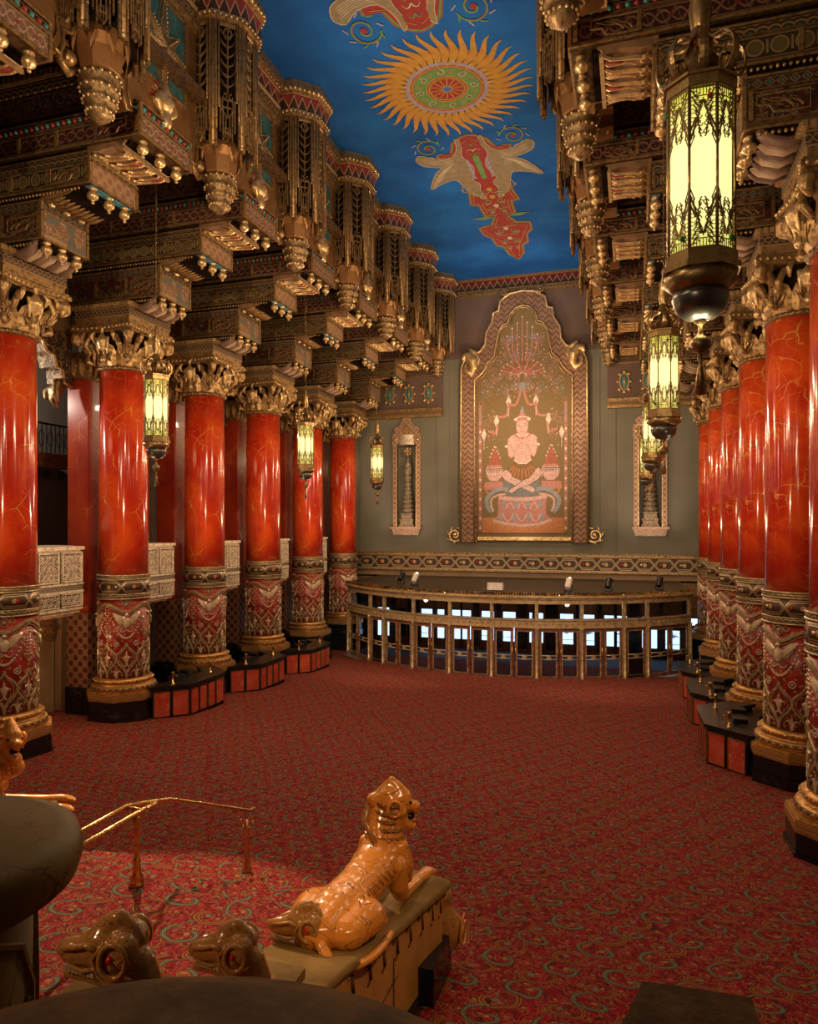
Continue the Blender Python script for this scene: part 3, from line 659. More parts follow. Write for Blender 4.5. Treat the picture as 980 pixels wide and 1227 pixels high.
# ---- ceiling painting
cp = empty('ceiling_medallion', (HC+.2, 22.4, CZ-.012)); tag(cp, 'golden flaming sunburst painted at the middle of the blue ceiling', 'painting')
def PC(name, col): return m_plain(name, col, .8, 0, 0, .12, 4)
CY = PC('ceiling_ochre', (.40, .185, .016)); CO = PC('ceiling_orange', (.24, .065, .012)); CG = PC('ceiling_green', (.10, .20, .045)); CR = PC('ceiling_red', (.24, .014, .008)); CT = PC('ceiling_taupe', (.21, .145, .07)); CTL = PC('ceiling_taupe_line', (.42, .33, .19)); CL = PC('ceiling_lilac', (.26, .21, .28)); CCR = PC('ceiling_cream', (.42, .33, .18)); CBL = PC('ceiling_blue_spot', (.02, .12, .36)); CBR = PC('ceiling_brown_ray', (.22, .10, .02))
cl_ = [0]
def cf(u, v, h): return (u, v, -.002-.00025*cl_[0]-h)
def cpaint(mb, pts, mat, f=cf): cl_[0] += 1; mb.add([f(p[0], p[1], 0) for p in pts], [tuple(range(len(pts)))], mat)
def cline(mb, pts, w_, mat, f=cf, **k): cl_[0] += .3; mb.ribbon(pts, w_, .0005, f, mat, **k)
def polc(r, a): return (r*cos(a), r*sin(a))
m = MB(); cpaint(m, [polc(1.98+.06*(i % 2), 2*pi*i/64) for i in range(64)], CO)
for L_, mat, wd in ((2.2, CBR, .075), (2.78, CY, .085)):
    for k in range(40):
        if k == 0: cl_[0] += 2
        a = 2*pi*(k+(.5 if L_ < 2.5 else 0))/40; pl, pr_ = [], []
        for i in range(9):
            t_ = i/8; r = 1.15+(L_-1.15)*t_; sw = .055*sin(t_*5.2)*(1+t_*.6); ww = wd*(1-t_**1.3)*(1.15)+.002
            pl.append(polc(r, a+sw-ww)); pr_.append(polc(r, a+sw+ww))
        m.add([cf(p[0], p[1], 0) for p in pl+pr_[::-1]], [tuple(range(18))], mat)
m.build('flame_rays', None, cp)
m = MB(); cpaint(m, [polc(1.33+.05*(i % 2), 2*pi*i/48) for i in range(48)], CL)
for r, mat in ((1.24, CY), (1.2, CR), (1.16, CY), (1.12, CBR), (1.08, CG), (.68, CY), (.64, CR), (.6, CY), (.56, CBR), (.52, CR), (.16, CY), (.13, CBL)): cpaint(m, [polc(r, 2*pi*i/40) for i in range(40)], mat)
for k in range(48): cl_[0] += 0; m.add([cf(1.19*cos(a)+.022*cos(b), 1.19*sin(a)+.022*sin(b), .001) for a in (2*pi*k/48,) for b in (0, 1.57, 3.14, 4.71)], [(0, 1, 2, 3)], CBL if k % 2 else CCR)
for k in range(14): a = 2*pi*k/14; cline(m, [polc(.16, a), polc(.52, a)], .04, CY)
for k in range(8):
    a = 2*pi*k/8; c_ = polc(.88, a); cline(m, spiral(c_[0], c_[1], .16, .02, R(0)+a*57.3, a*57.3+400, 14), .03, CCR); cline(m, spiral(*polc(.88, a+.38), .12, .02, a*57.3+90, a*57.3-300, 12), .025, CY); cpaint(m, [(c_[0]+.05*cos(b), c_[1]+.05*sin(b)) for b in (0, 1.3, 2.5, 3.8, 5)], CR)
for k in range(16): a = 2*pi*k/16; cline(m, [polc(1.3, a), polc(1.5, a)], .035, CCR)
m.build('rosette_disc', None, cp)
def emblem(sg, label):
    e = empty('winged_emblem', (HC+.2, 22.4, CZ-.012)); tag(e, label, 'painting')
    e.rotation_euler.z = 0 if sg > 0 else pi
    m = MB(); cl_[0] = 6
    half = lambda pts: pts + [(-x, y) for x, y in reversed(pts)]
    # red upper shield, body panel, lower lobe with orange edges
    for grow, mat in ((.12, CO), (.06, CG), (0, CR)):
        g = grow
        cpaint(m, half([(0, 2.9-g), (.35, 3.0-g), (.75+g, 3.35-g), (1.0+g, 3.9), (1.7+g, 3.9), (1.7+g, 4.5), (.8, 4.8), (.6, 6.5+g)]), mat)
        cpaint(m, half([(0, 5.8), (1.12+g, 5.8), (1.0+g, 7.4), (1.18+g, 8.4+g), (.78+g, 8.5+g), (.75+g, 9.7+g), (0, 9.7+g)]), mat)
        cpaint(m, half([(0, 9.6-g), (.25+g, 9.8), (.6+g, 10.8-g), (1.35+g, 11.0-g), (1.3+g, 11.7+g), (.95+g, 12.3), (.85+g, 13.2+g), (.5+g, 13.5+g), (.4+g, 14.5+g), (.18, 15.1+g), (0, 15.4+g)]), mat)
    for s in (-1, 1):
        F = lambda pts: [(s*x, y) for x, y in pts]
        # winged creature: neck, wings, body and tail
        cpaint(m, F(smooth_path([(.42, 3.2), (.62, 3.0), (.7, 3.6), (1.1, 4.2), (1.9, 4.15), (2.5, 3.75), (2.85, 4.0), (2.7, 4.5), (2.2, 4.75), (1.85, 4.9), (2.3, 5.3), (2.95, 6.5), (2.3, 6.2), (1.6, 6.0), (1.35, 6.2), (1.15, 6.9), (.55, 7.9), (.3, 8.0), (.45, 7.3), (.35, 6.6), (.6, 6.2), (.3, 5.2), (.62, 4.3), (.45, 3.6)], 2)), CT)
        cline(m, F(smooth_path([(.42, 3.2), (.62, 3.0), (.7, 3.6), (1.1, 4.2), (1.9, 4.15), (2.5, 3.75), (2.85, 4.0), (2.7, 4.5), (2.2, 4.75), (1.85, 4.9), (2.3, 5.3), (2.95, 6.5), (2.3, 6.2), (1.6, 6.0), (1.35, 6.2), (1.15, 6.9), (.55, 7.9), (.3, 8.0), (.45, 7.3), (.35, 6.6), (.6, 6.2), (.3, 5.2), (.62, 4.3), (.45, 3.6)], 3)), .03, CTL)
        for k in range(7): cline(m, F(smooth_path([(1.2+k*.09, 4.75+k*.05), (1.7+k*.1, 5.2+k*.07), (2.15+k*.1, 5.85+k*.09)], 3)), .025, CTL)
        for k in range(5): cline(m, F(smooth_path([(1.15, 4.35+k*.09), (1.9, 4.3+k*.08), (2.55, 4.0+k*.1)], 3)), .022, CTL)
        for k in range(4): cline(m, F(arc(1.25, 4.95, .14+k*.1, -100, 100, 6)), .022, CTL)
        for k in range(5): cpaint(m, F([(.36+x, 4.7+k*.32+y) for x, y in arc(0, 0, .2, -60, 90, 5, .19)]), CL)
        cline(m, F(smooth_path([(1.2, 6.4), (1.35, 7.0), (1.0, 7.3), (.8, 7.7)], 4)), .07, CT)
        # green scroll roundel
        c_ = (2.0, 3.35)
        cline(m, F(spiral(*c_, .62, .12, 190, 720, 26)), .07, CG); cline(m, F(spiral(*c_, .54, .3, 240, 520, 14)), .04, CO); cpaint(m, F(arc(*c_, .13, 0, 330, 8)), CR)
        for k in range(9): a = 2*pi*k/9; cline(m, F([(c_[0]+.6*cos(a), c_[1]+.6*sin(a)), (c_[0]+.76*cos(a+.3), c_[1]+.76*sin(a+.3))]), .06, CG if k % 2 else CL)
        cpaint(m, F([(.3, 10.0), (.8, 9.75), (1.5, 9.85), (1.0, 10.1)]), CG); cline(m, F([(.2, 9.9), (1.55, 9.9)]), .03, CO)
        for y0, r in ((7.6, .3), (8.3, .24), (9.2, .2), (11.6, .3), (12.7, .22), (13.6, .14)):
            cline(m, F(spiral(.32*r/.24, y0, r, .03, 0, 420, 12)), .06, CG); cline(m, F(spiral(.4*r/.24, y0+.28, r*.6, .02, 180, 560, 10)), .035, CCR)
        cline(m, F([(.98, 5.9), (.88, 7.5), (1.05, 8.3), (.65, 8.4), (.62, 9.5)]), .03, CY); cline(m, F([(.2, 10.1), (.55, 11.0), (1.2, 11.2), (.85, 12.2), (.4, 13.3), (.12, 15)]), .03, CY)
    cpaint(m, half([(0, 4.3), (.16, 4.4), (.12, 6.2)]), CG); 
    for s in (-1, 1):
        for y0, r in ((3.5, .2), (3.9, .28), (4.2, .2)): cline(m, [(s*x, y) for x, y in bez((0, y0+.1), (s*0+.1, y0-.15), (r, y0-.1), (r+.05, y0+.12), 6)], .06, CCR if r > .25 else CG, taper=True)
    for y in (7.2, 7.9, 8.8, 11.3, 12.5): cpaint(m, [(.14*cos(a), y+.2*sin(a)) for a in [2*pi*i/8 for i in range(8)]], CCR if y > 8 else CY)
    for s in (-1, 1):
        F = lambda pts: [(s*x, y) for x, y in pts]
        for y0 in (7.3, 8.9, 10.9, 11.9, 12.9): cline(m, F(bez((.05, y0), (.3, y0-.25), (.5, y0+.25), (.72, y0-.05), 8)), .05, CG, taper=2); cline(m, F(bez((.05, y0+.14), (.2, y0+.3), (.4, y0+.05), (.55, y0+.25), 8)), .03, CCR)
        cline(m, F([(.1, 3.15), (.6, 3.45), (.72, 3.95), (1.5, 4.05)]), .025, CY)
    for v in range(len(m.v)): x, y, z = m.v[v]; m.v[v] = (x*(.80 if y < 7 else .86), y, z)
    m.build('painted_figures', None, e)
emblem(1, 'winged creatures on a red tapering crest, between sunburst and end wall'); emblem(-1, 'winged creatures on a red crest at the top edge, nearer than the sunburst')

# ================================================================ COLUMNS
XL, XR = HC-9.81, HC+9.81
ORD = ['nearest', 'second', 'third', 'fourth', 'fifth', 'sixth']
COLLAR = m_band('collar_hex', 'hex', 3.98, 4.46, DB, (.50, .36, .20), (.45, .30, .12), per=.785, metal=.5, cyl=.8)
WAVEB = m_band('wave_band', 'knot', 3.85, 3.98, DB, (.48, .33, .17), per=.3, cyl=.8, metal=.5)
DRUMR = MT('drum_red_lacquer', .3, 0, (.36, .03, .02), .4); _k = DRUMR.noise(4, 4); DRUMR.color(DRUMR.mix(_k.ss(.3, .7), (.19, .014, .010), (.38, .032, .02))); DRUMR = DRUMR.m
DG1 = m_gold('relief_gold', (.52, .38, .20), .34, .45, .55, 12, .003)
DG2 = m_gold('relief_pale_gold', (.72, .56, .36), .32, .6, .45, 12, .003)
BZ = m_band('base_zigzag', 'chevron', .95, 1.08, (.10, .05, .02), (.62, .36, .13), (.28, .14, .05), per=.18, cyl=.9, metal=.6)
PLQ = m_band('plinth_key', 'knot', .7, .86, (.42, .22, .07), (.60, .34, .13), per=.16, metal=.6)
def make_column():
    r = empty('column')
    # black plinth of two octagonal courses (reaches below the sloping floor)
    oc = lambda R_, ph=pi/8: [(R_*cos(ph+i*pi/4), R_*sin(ph+i*pi/4)) for i in range(8)]
    p = MB().prism(oc(1.2), -1.3, .3).prism(oc(1.16), .31, .66).build('plinth', BLACKM, r)
    g = MB().prism(oc(1.17), .66, .90).prism(oc(1.1), .9, .93); g = g.build('gilt_plinth', BASEG, r)
    q = MB().prism(oc(1.18), .71, .86); q.build('key_band', PLQ, g)
    b = MB().lathe([(.98, .93), (.99, .95), (1.0, 1.0), (.96, 1.08), (.88, 1.10), (.84, 1.12), (.84, 1.18), (.88, 1.2), (.90, 1.24), (.88, 1.29), (.82, 1.31), (.79, 1.33)], 40)
    b = b.build('base_torus', BASEG, r)
    MB().lathe([(.985, .955), (1.01, 1.0), (.985, 1.075)], 40).build('zigzag_ring', BZ, b)
    m = MB()
    for i in range(48): a = 2*pi*i/48; m.ball((.9*cos(a), .9*sin(a), 1.24), .03, 5, None, .8, 3)
    m.build('bead_ring', GOLDB, b)
    d = MB().lathe([(.765, 1.31), (.765, 3.86)], 40).build('drum', DRUMR, r)
    f = lambda u, v, h, r0=.765: ((r0+h)*cos(u/.765), (r0+h)*sin(u/.765), v)
    CI = 2*pi*.765; n = 4; per = CI/n
    lat, gold = MB(), MB()
    for k in range(n*2):           # ogee lattice
        u0 = k*per/2
        for s in (-1, 1):
            L = bez((u0, 1.35), (u0, 1.75), (u0+s*per*.26, 1.7), (u0+s*per*.25, 2.0), 6)+bez((u0+s*per*.25, 2.0), (u0+s*per*.24, 2.2), (u0, 2.2), (u0, 2.47), 6)[1:]
            lat.ribbon([(a, b_) for a, b_ in L], .07, .03, f)
            lat.ribbon([(u0+s*(a-u0)*s*.72, b_*.9+.2) for a, b_ in L], .025, .018, f)
        u1 = u0+per/4
        for s in (-1, 0, 1): gold.ribbon(bez((u1, 1.36), (u1+s*.03, 1.6), (u1+s*.1, 1.62), (u1+s*.17, 1.5+(.25 if s == 0 else 0)), 5), .075, .03, f, None, False, True)
        gold.blob([(u0-.05, 1.85), (u0-.11, 2.0), (u0-.04, 2.05), (u0, 2.24), (u0+.04, 2.05), (u0+.11, 2.0), (u0+.05, 1.85), (u0, 1.72)], .04, f)
        for s in (-1, 1): gold.ribbon(bez((u0, 1.8), (u0+s*.05, 1.65), (u0+s*.13, 1.7), (u0+s*.15, 1.88), 4), .05, .03, f, None, False, True)
        gold.ribbon(arc(u1, 2.42, .075, 0, 360, 10)[:-1], .035, .03, f, None, True); gold.disc((u1, 2.42), .035, .03, f)
    for j in range(9):
        for i in range(20):
            u = CI*(i+.5*(j % 2))/20; v = 1.45+j*.135; gold.ribbon(spiral(u, v, .045, .012, 90*(i % 4), 90*(i % 4)+300, 5), .018, .014, f)
    for j in range(6):
        for i in range(22): u = CI*(i+.5*(j % 2))/22; v = 2.72+j*.115; gold.blob([(u-.02, v), (u, v-.05), (u+.02, v), (u, v+.05)], .014, f)
    lat.build('ogee_lattice', DG1, d); gold.build('leaf_relief', DG2, d)
    sw, bd, egl = MB(), MB(), []
    for k in range(n):
        uc = (k+.5)*per
        # swag moulding, bead garlands
        L = [(uc+per*(t_/12-.5), 3.42+.28*(abs(t_/6-1)**1.0)*1.0 if False else 3.55+.13*cos(2*pi*(t_/12-.5)+pi)) for t_ in range(13)]
        sw.ribbon(L, .10, .05, f); sw.ribbon([(a, b_-.09) for a, b_ in L], .03, .03, f)
        for s in (-1, 1):
            sw.ribbon(spiral(uc+s*.2, 3.72, .1, .02, 90-s*0, 90+s*360, 10), .035, .03, f)
        sw.disc((uc, 3.68), .07, .05, f); sw.ribbon(arc(uc, 3.68, .11, 0, 360, 10)[:-1], .03, .03, f, None, True)
        sw.disc((uc+per/2, 3.62), .06, .04, f)
        for i in range(23):
            t_ = i/22; u = uc+per*.42*(2*t_-1); v = 3.42-1.0*(1-(2*t_-1)**2)*.78-.04; rr = .030+.014*(1-abs(2*t_-1)); bd.disc((u, v), rr, .035, f, None, 7)
        for i in range(9):
            for s in (-1, 1): bd.disc((uc+per/2+s*.05, 3.5-i*.085), .026, .03, f, None, 6)
        for s in (-1, 0, 1): sw.ribbon(bez((uc+per/2, 2.62), (uc+per/2+s*.05, 2.7), (uc+per/2+s*.14, 2.72), (uc+per/2+s*.16, 2.86+(.08 if s == 0 else 0)), 5), .06, .03, f, None, False, True)
    sw.build('swag_moulding', DG1, d); bd.build('bead_garland', DG2, d)
    for k in range(n):
        uc = (k+.5)*per; e = MB()
        e.blob([(uc-.11, 3.2), (uc-.13, 3.05), (uc-.07, 2.93), (uc, 2.9), (uc+.07, 2.93), (uc+.13, 3.05), (uc+.11, 3.2), (uc, 3.28)], .09, f)
        e.disc((uc, 3.34), .065, .1, f); e.blob([(uc-.02, 3.36), (uc+.08, 3.37), (uc+.03, 3.31)], .1, f)
        for s in (-1, 1):
            e.blob([(uc+s*.1, 3.22), (uc+s*.2, 3.33), (uc+s*.38, 3.42), (uc+s*.44, 3.4), (uc+s*.36, 3.28), (uc+s*.34, 3.18), (uc+s*.26, 3.1), (uc+s*.22, 3.02), (uc+s*.1, 2.98)], .06, f)
            for j in range(3): e.ribbon([(uc+s*(.14+j*.04), 3.08+j*.05), (uc+s*(.26+j*.06), 3.2+j*.06)], .03, .075, f)
            e.ribbon(bez((uc, 2.88), (uc+s*.06, 2.78), (uc+s*.17, 2.76), (uc+s*.22, 2.9), 5), .05, .04, f, None, False, True)
        e.build('winged_bird', DG2, d)
    c = MB().lathe([(.80, 3.98), (.80, 4.46)], 48).build('collar', COLLAR, r)
    MB().lathe([(.775, 3.85), (.80, 3.87), (.81, 3.915), (.80, 3.96), (.785, 3.98)], 40).build('wave_ring', WAVEB, r)
    m = MB()
    for z, rr in ((3.84, .025), (3.985, .02), (4.45, .025), (4.575, .028)):
        m.tube([(.81*cos(a), .81*sin(a), z) for a in [2*pi*i/40 for i in range(40)]], rr, 5, None, True)
    m.lathe([(.785, 4.46), (.80, 4.5), (.785, 4.58)], 40)
    for i in range(30): a = 2*pi*i/30; m.ribbon([(a*.8-.05, 4.52), (a*.8+.05, 4.52)], .06, .02, lambda u, v, h: ((.8+h)*cos(u/.8), (.8+h)*sin(u/.8), v))
    m.build('collar_moulding', DG1, c)
    for i in range(8): a = 2*pi*i/8+.39*0+.39; MB().ball((.81*cos(a), .81*sin(a), 4.22), .045, 8, REDGEM if i % 2 else GOLDB, 1, 5).build('jewel', None, c)
    MB().lathe([(.75, 4.58), (.748, 7.8), (.73, 11.08)], 64).build('shaft', SHAFT, r)
    return r
def make_capital(r):
    cp_ = MB().lathe([(.74, 11.06), (.80, 11.09), (.80, 11.16), (.74, 11.19)], 40)
    cp_.lathe([(.72, 11.19), (.68, 11.5), (.70, 11.9), (.85, 12.25), (.88, 12.3)], 24, (0, 0, 0), DARK)  # bell coloured near-black for the shade between the leaves
    k_ = cp_.build('capital_bell', BRONZE, r)
    m = MB()
    for i in range(36): a = 2*pi*i/36; m.ball((.8*cos(a), .8*sin(a), 11.125), .035, 5, None, 1, 4)
    m.build('bead_necking', GOLD, k_)
    # leaves : one mesh, eight copies
    L = MB()
    prof = [(.72, 11.2, .30), (.80, 11.38, .34), (.83, 11.6, .31), (.90, 11.78, .25), (1.02, 11.86, .16), (1.08, 11.78, .05)]
    vs = []; 
    for x, z, w_ in prof:
        for j in range(5): q = j/4*2-1; vs.append((x-.10*q*q+(.03 if j % 2 else 0), q*w_, z-(.05 if j % 2 else 0)*1))
    L.add(vs, [(i*5+j, i*5+j+1, i*5+j+6, i*5+j+5) for i in range(5) for j in range(4)], None, False)
    g = lambda u, v, h: (.86-.10*u*u*3+h+(.1*(v-11.4)), u, v)
    L.ribbon([(0, 11.25), (0, 11.75)], .06, .05, g)
    for s in (-1, 1):
        L.ribbon(bez((0, 11.25), (s*.1, 11.4), (s*.2, 11.45), (s*.24, 11.62), 4), .045, .04, g)
        L.ribbon(bez((0, 11.4), (s*.05, 11.5), (s*.1, 11.6), (s*.12, 11.72), 4), .04, .04, g)
    leaf = L.build('acanthus_leaf', GOLD, r); leaf.rotation_euler.z = pi/4*0
    for i in range(1, 8): inst(leaf, (0, 0, 0), i*pi/4, r)
    # corner volute with beast head, faces palmette
    corner = sculpt('corner_scroll', [[(.78, 0, 11.55, .10), (.95, 0, 11.85, .12), (1.22, 0, 12.05, .13), (1.42, 0, 12.12, .15), (1.46, 0, 11.98, .11), (1.34, 0, 11.88, .08)], [(1.25, 0, 12.1, .16), (1.18, .12, 12.22, .08)], [(1.25, 0, 12.1, .1), (1.18, -.12, 12.22, .08)],
                    [(1.0, .18, 11.6, .07), (1.15, .26, 11.8, .09), (1.05, .32, 12.05, .08)], [(1.0, -.18, 11.6, .07), (1.15, -.26, 11.8, .09), (1.05, -.32, 12.05, .08)], [(.9, 0, 11.3, .06), (1.05, 0, 11.35, .09), (1.05, 0, 11.5, .06)]], .035, GOLD, r, 2)
    corner.rotation_euler.z = pi/4
    for i in range(1, 4): inst(corner, (0, 0, 0), pi/4+i*pi/2, r)
    face = sculpt('urn_figure', [[(.92, 0, 11.62, .06), (.98, 0, 11.75, .13), (1.0, 0, 11.9, .17), (1.0, 0, 12.02, .12), (1.0, 0, 12.12, .05), (1.0, 0, 12.3, .07)], [(.95, .16, 11.55, .04), (1.0, .2, 11.8, .05), (.98, .2, 12.0, .06)], [(.95, -.16, 11.55, .04), (1.0, -.2, 11.8, .05), (.98, -.2, 12.0, .06)], [(.92, 0, 11.35, .1), (.9, 0, 11.5, .05)],
                    [(.9, .38, 11.95, .05), (1.0, .42, 12.1, .08), (.95, .34, 12.22, .06)], [(.9, -.38, 11.95, .05), (1.0, -.42, 12.1, .08), (.95, -.34, 12.22, .06)]], .03, GOLDB, r, 2)
    for i in range(1, 4): inst(face, (0, 0, 0), i*pi/2, r)
    # concave abacus with bead rows
    sq = []
    for i in range(4):
        for j in range(6):
            t_ = j/6; a = (1.12, -1.12) ; x = 1.12-.16*sin(pi*t_); y = -1.12+2.24*t_; an = i*pi/2; sq.append((x*cos(an)-y*sin(an), x*sin(an)+y*cos(an)))
    ab = MB().prism(sq, 12.28, 12.40).prism([(x*.93, y*.93) for x, y in sq], 12.22, 12.28).prism([(x*.96, y*.96) for x, y in sq], 12.40, 12.46).build('abacus', GOLD, r)
    m = MB()
    for i in range(4):
        for j in range(14):
            t_ = (j+.5)/14; x = 1.13-.16*sin(pi*t_); y = -1.1+2.2*t_; an = i*pi/2; m.ball((x*cos(an)-y*sin(an), x*sin(an)+y*cos(an), 12.34), .045, 5, None, 1, 4)
    m.build('bead_course', GOLDB, ab)
colp = make_column(); make_capital(colp)
cols = []
for s, X0 in ((-1, XL), (1, XR)):
    for i, y in enumerate(ROWS):
        o = colp if not cols else copy_tree(colp); cols.append(o)
        o.location = (X0, y, 0); o.rotation_euler.z = 0 if s < 0 else pi
        tag(o, 'red marble column with gilded drum and capital, %s from the front on the %s side' % (ORD[i], 'left' if s < 0 else 'right'), 'column', 'red columns on the %s side' % ('left' if s < 0 else 'right'))

# ================================================================ CORBEL STACKS (local +x = towards the hall)
B_beads = m_band('jewel_bead_band', 'beads', 15.68, 15.84, DB, (.40, .05, .04), (.06, .20, .17), per=.16)
B_knotC = m_band('knot_frieze', 'knot', 15.24, 15.62, (.07, .02, .02), (.30, .17, .10), (.22, .04, .03), per=.55)
B_scaleB = m_band('lozenge_scale_band', 'scales', 14.86, 15.04, DB, (.34, .21, .09), (.10, .19, .17), per=.2)
B_coin = m_band('coin_frieze', 'coins', 14.42, 14.82, (.06, .04, .025), (.32, .22, .10), (.17, .13, .05), per=.40)
B_lozA = m_band('lozenge_band', 'lozenge', 13.92, 14.1, DB, (.34, .20, .10), (.08, .20, .20), per=.2)
B_knotA = m_band('interlace_frieze', 'foliage', 13.36, 13.88, (.055, .025, .02), (.28, .17, .085), (.13, .03, .02), per=.5)
B_faceA = m_band('face_rose_frieze', 'foliage', 13.3, 14.1, (.30, .17, .10), (.52, .34, .20), (.20, .20, .17), per=.5)
B_faceB = m_band('face_lattice_frieze', 'lattice', 14.3, 15.05, (.34, .19, .12), (.50, .31, .18), per=.33)
B_dark = m_band('dark_leaf_frieze', 'foliage', 16.05, 16.6, (.035, .015, .012), (.17, .08, .045), per=.5)
B_leafD = m_band('gold_leaf_band', 'scales', 16.62, 16.85, (.04, .02, .01), (.40, .25, .09), per=.22)
B_blk = m_band('block_frieze', 'knot', 12.66, 12.9, DB, (.36, .24, .12), per=.3)
GAD1 = m_plain('gadroon_cream', (.60, .42, .27), .5, .1, 0, .15, 6); GAD2 = m_plain('gadroon_brown', (.22, .13, .09), .5, .2)
def make_stack():
    r = empty('corbel_stack'); XO = -2.6
    bl = MB().box(-1.0, 1.0, -1.0, 1.0, 12.46, 12.62).box(-1.1, 1.1, -1.1, 1.1, 12.92, 13.05).box(-1.02, 1.02, -1.02, 1.02, 12.62, 12.92)
    b = bl.build('capital_block', GOLD, r); MB().box(-1.03, 1.03, -1.03, 1.03, 12.64, 12.91).build('block_frieze', B_blk, b)
    m = MB()
    for s in (-1, 1):
        for i in range(16): m.box(-1.08+i*.14, -1.0+i*.14, s*1.1-.04, s*1.1+.04, 12.93, 13.04); m.box(s*1.1-.04, s*1.1+.04, -1.08+i*.14, -1.0+i*.14, 12.93, 13.04)
    m.build('dentil_course', GOLDB, b)
    # tier A B C D : (name, xin, halfY, z0, z1)
    def tier(name, xin, hy, z0, z1, zb, zf, bandm, frm, facem, top):
        c = MB().box(XO, xin-.02, -hy+.03, hy-.03, z0, z1).box(XO, xin+.03, -hy-.03, hy+.03, z1-.05, z1)
        c.box(XO, xin+.015, -hy-.015, hy+.015, zf[1]+.005, zb[0]-.005).box(XO, xin, -hy, hy, z0, zf[0]-.01)
        t = c.build(name, BRONZE, r)
        q = MB()
        q.box(XO, xin, -hy, hy, zb[0], zb[1]); q.build('jewel_band' if 'upper' in name else 'leaf_band', bandm, t)
        q = MB().box(XO, xin-.015, -hy+.02, hy-.02, zf[0], zf[1]); q.build('carved_frieze', frm, t)
        if facem: MB().box(xin-.02, xin+.02, -hy+.06, hy-.06, z0+.05, zb[0]-.03).build('face_panel', facem, t)
        e = MB()
        for s in (-1, 1):
            e.box(XO, xin+.04, s*hy-.035, s*hy+.035, z1-.05, z1); e.box(XO, xin, s*hy-.02, s*hy+.02, z0, z0+.04)
            for i in range(int((xin-XO)/1.15)+1): x = xin-.1-i*1.15; e.box(x-.04, x+.04, s*hy-.025, s*hy+.025, zf[0], zf[1])
        e.box(xin-.03, xin+.05, -hy-.03, hy+.03, z1-.05, z1); e.box(xin-.03, xin+.04, -hy-.02, hy+.02, zb[0]-.05, zb[0]); e.box(xin-.03, xin+.04, -hy, hy, z0, z0+.05)
        for s in (-1, 1): e.box(xin-.03, xin+.04, s*hy-.05, s*hy+.03, z0, z1)
        e.build('gilt_fillet', GOLD, t); return t
    tA = tier('lower_tier', 1.95, .76, 13.2, 14.15, (13.92, 14.1), (13.36, 13.88), B_lozA, B_knotA, B_faceA, 0)
    tB = tier('middle_tier', 3.46, .83, 14.32, 15.08, (14.86, 15.04), (14.42, 14.82), B_scaleB, B_coin, B_faceB, 0)
    tC = tier('upper_tier', 4.99, .96, 15.16, 15.9, (15.68, 15.84), (15.24, 15.62), B_beads, B_knotC, None, 0)
    MB().box(4.97, 5.0, -.9, .9, 15.2, 15.6).build('face_panel', B_faceB if False else m_band('face_knot', 'knot', 15.2, 15.6, (.25, .14, .09), (.50, .32, .19), (.3, .05, .04), per=.45), tC)
    m = MB()     # round jewels, geometry, on tier C
    for s in (-1, 1):
        for i in range(34): m.ball((4.9-i*.16, s*.975, 15.76), .055, 6, (RED if i % 2 else TEAL), 1, 4)
    for i in range(11): m.ball((5.0, -.85+i*.17, 15.76), .055, 6, (RED if i % 2 else TEAL), 1, 4)
    m.build('jewel_row', None, tC, kind='stuff')
    # slabs coloured near-black for the shade in the undercuts
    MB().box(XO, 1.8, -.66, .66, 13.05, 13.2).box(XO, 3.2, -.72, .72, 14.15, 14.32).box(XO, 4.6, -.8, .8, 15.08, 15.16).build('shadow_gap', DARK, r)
    m = MB()    # rope courses in the gaps
    for s in (-1, 1):
        for i in range(40): m.ball((1.7-i*.105, s*.74, 13.12), .045, 5, None, 1, 4)
        for i in range(52): m.ball((3.1-i*.105, s*.80, 14.25), .04, 5, None, 1, 4)
    m.build('rope_course', GOLD, r, kind='stuff')
    # top tier D, set back behind the pier wall
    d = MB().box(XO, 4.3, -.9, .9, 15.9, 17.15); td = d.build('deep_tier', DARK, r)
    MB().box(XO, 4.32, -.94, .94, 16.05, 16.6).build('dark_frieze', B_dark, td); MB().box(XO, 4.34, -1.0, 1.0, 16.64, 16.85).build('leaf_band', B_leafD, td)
    m = MB()
    for s in (-1, 1):
        for i in range(42): m.prism([(4.2-i*.16-.07, 16.88), (4.2-i*.16, 17.08), (4.2-i*.16+.07, 16.88)], s*1.08-.05, s*1.08+.05, 'y')
        m.box(XO, 4.3, s*1.06-.03, s*1.06+.03, 16.86, 16.9)
    m.build('leaf_course', GOLD, td, kind='stuff')
    # consoles under each step -------------------------------------------------
    # under C: scroll wing console
    prof = [(3.40, 15.06), (3.7, 15.0), (4.1, 15.06), (4.35, 15.0), (4.5, 15.16), (3.40, 15.18)]
    k = MB().prism([(x, z) for x, z in prof], -.86, .86, 'y').build('wing_console', PINKY, tC)
    g = lambda u, v, h: (u, v, 15.0-h-(.04 if 3.6 < u < 4.35 else -.02))
    m = MB()
    for j in range(4):
        y0 = -.62+j*.4
        m.ribbon(bez((3.5, y0-.12), (3.65, y0+.2), (4.0, y0+.05), (4.4, y0+.22), 8), .06, .05, g, None, False, False)
        m.ribbon(spiral(3.62, y0+.02, .12, .02, 250, 620, 12), .04, .05, g); m.ribbon(bez((3.8, y0-.1), (4.0, y0+.1), (4.2, y0-.1), (4.4, y0+.02), 6), .035, .04, g)
        m.blob([(4.0, y0+.02), (4.25, y0-.04), (4.38, y0+.12), (4.2, y0+.12)], .05, g, RED if j % 2 else None)
    m.box(3.42, 3.5, -.86, .86, 14.95, 15.02).box(4.38, 4.46, -.86, .86, 14.95, 15.02); m.build('wing_scrolls', GOLDB, k)
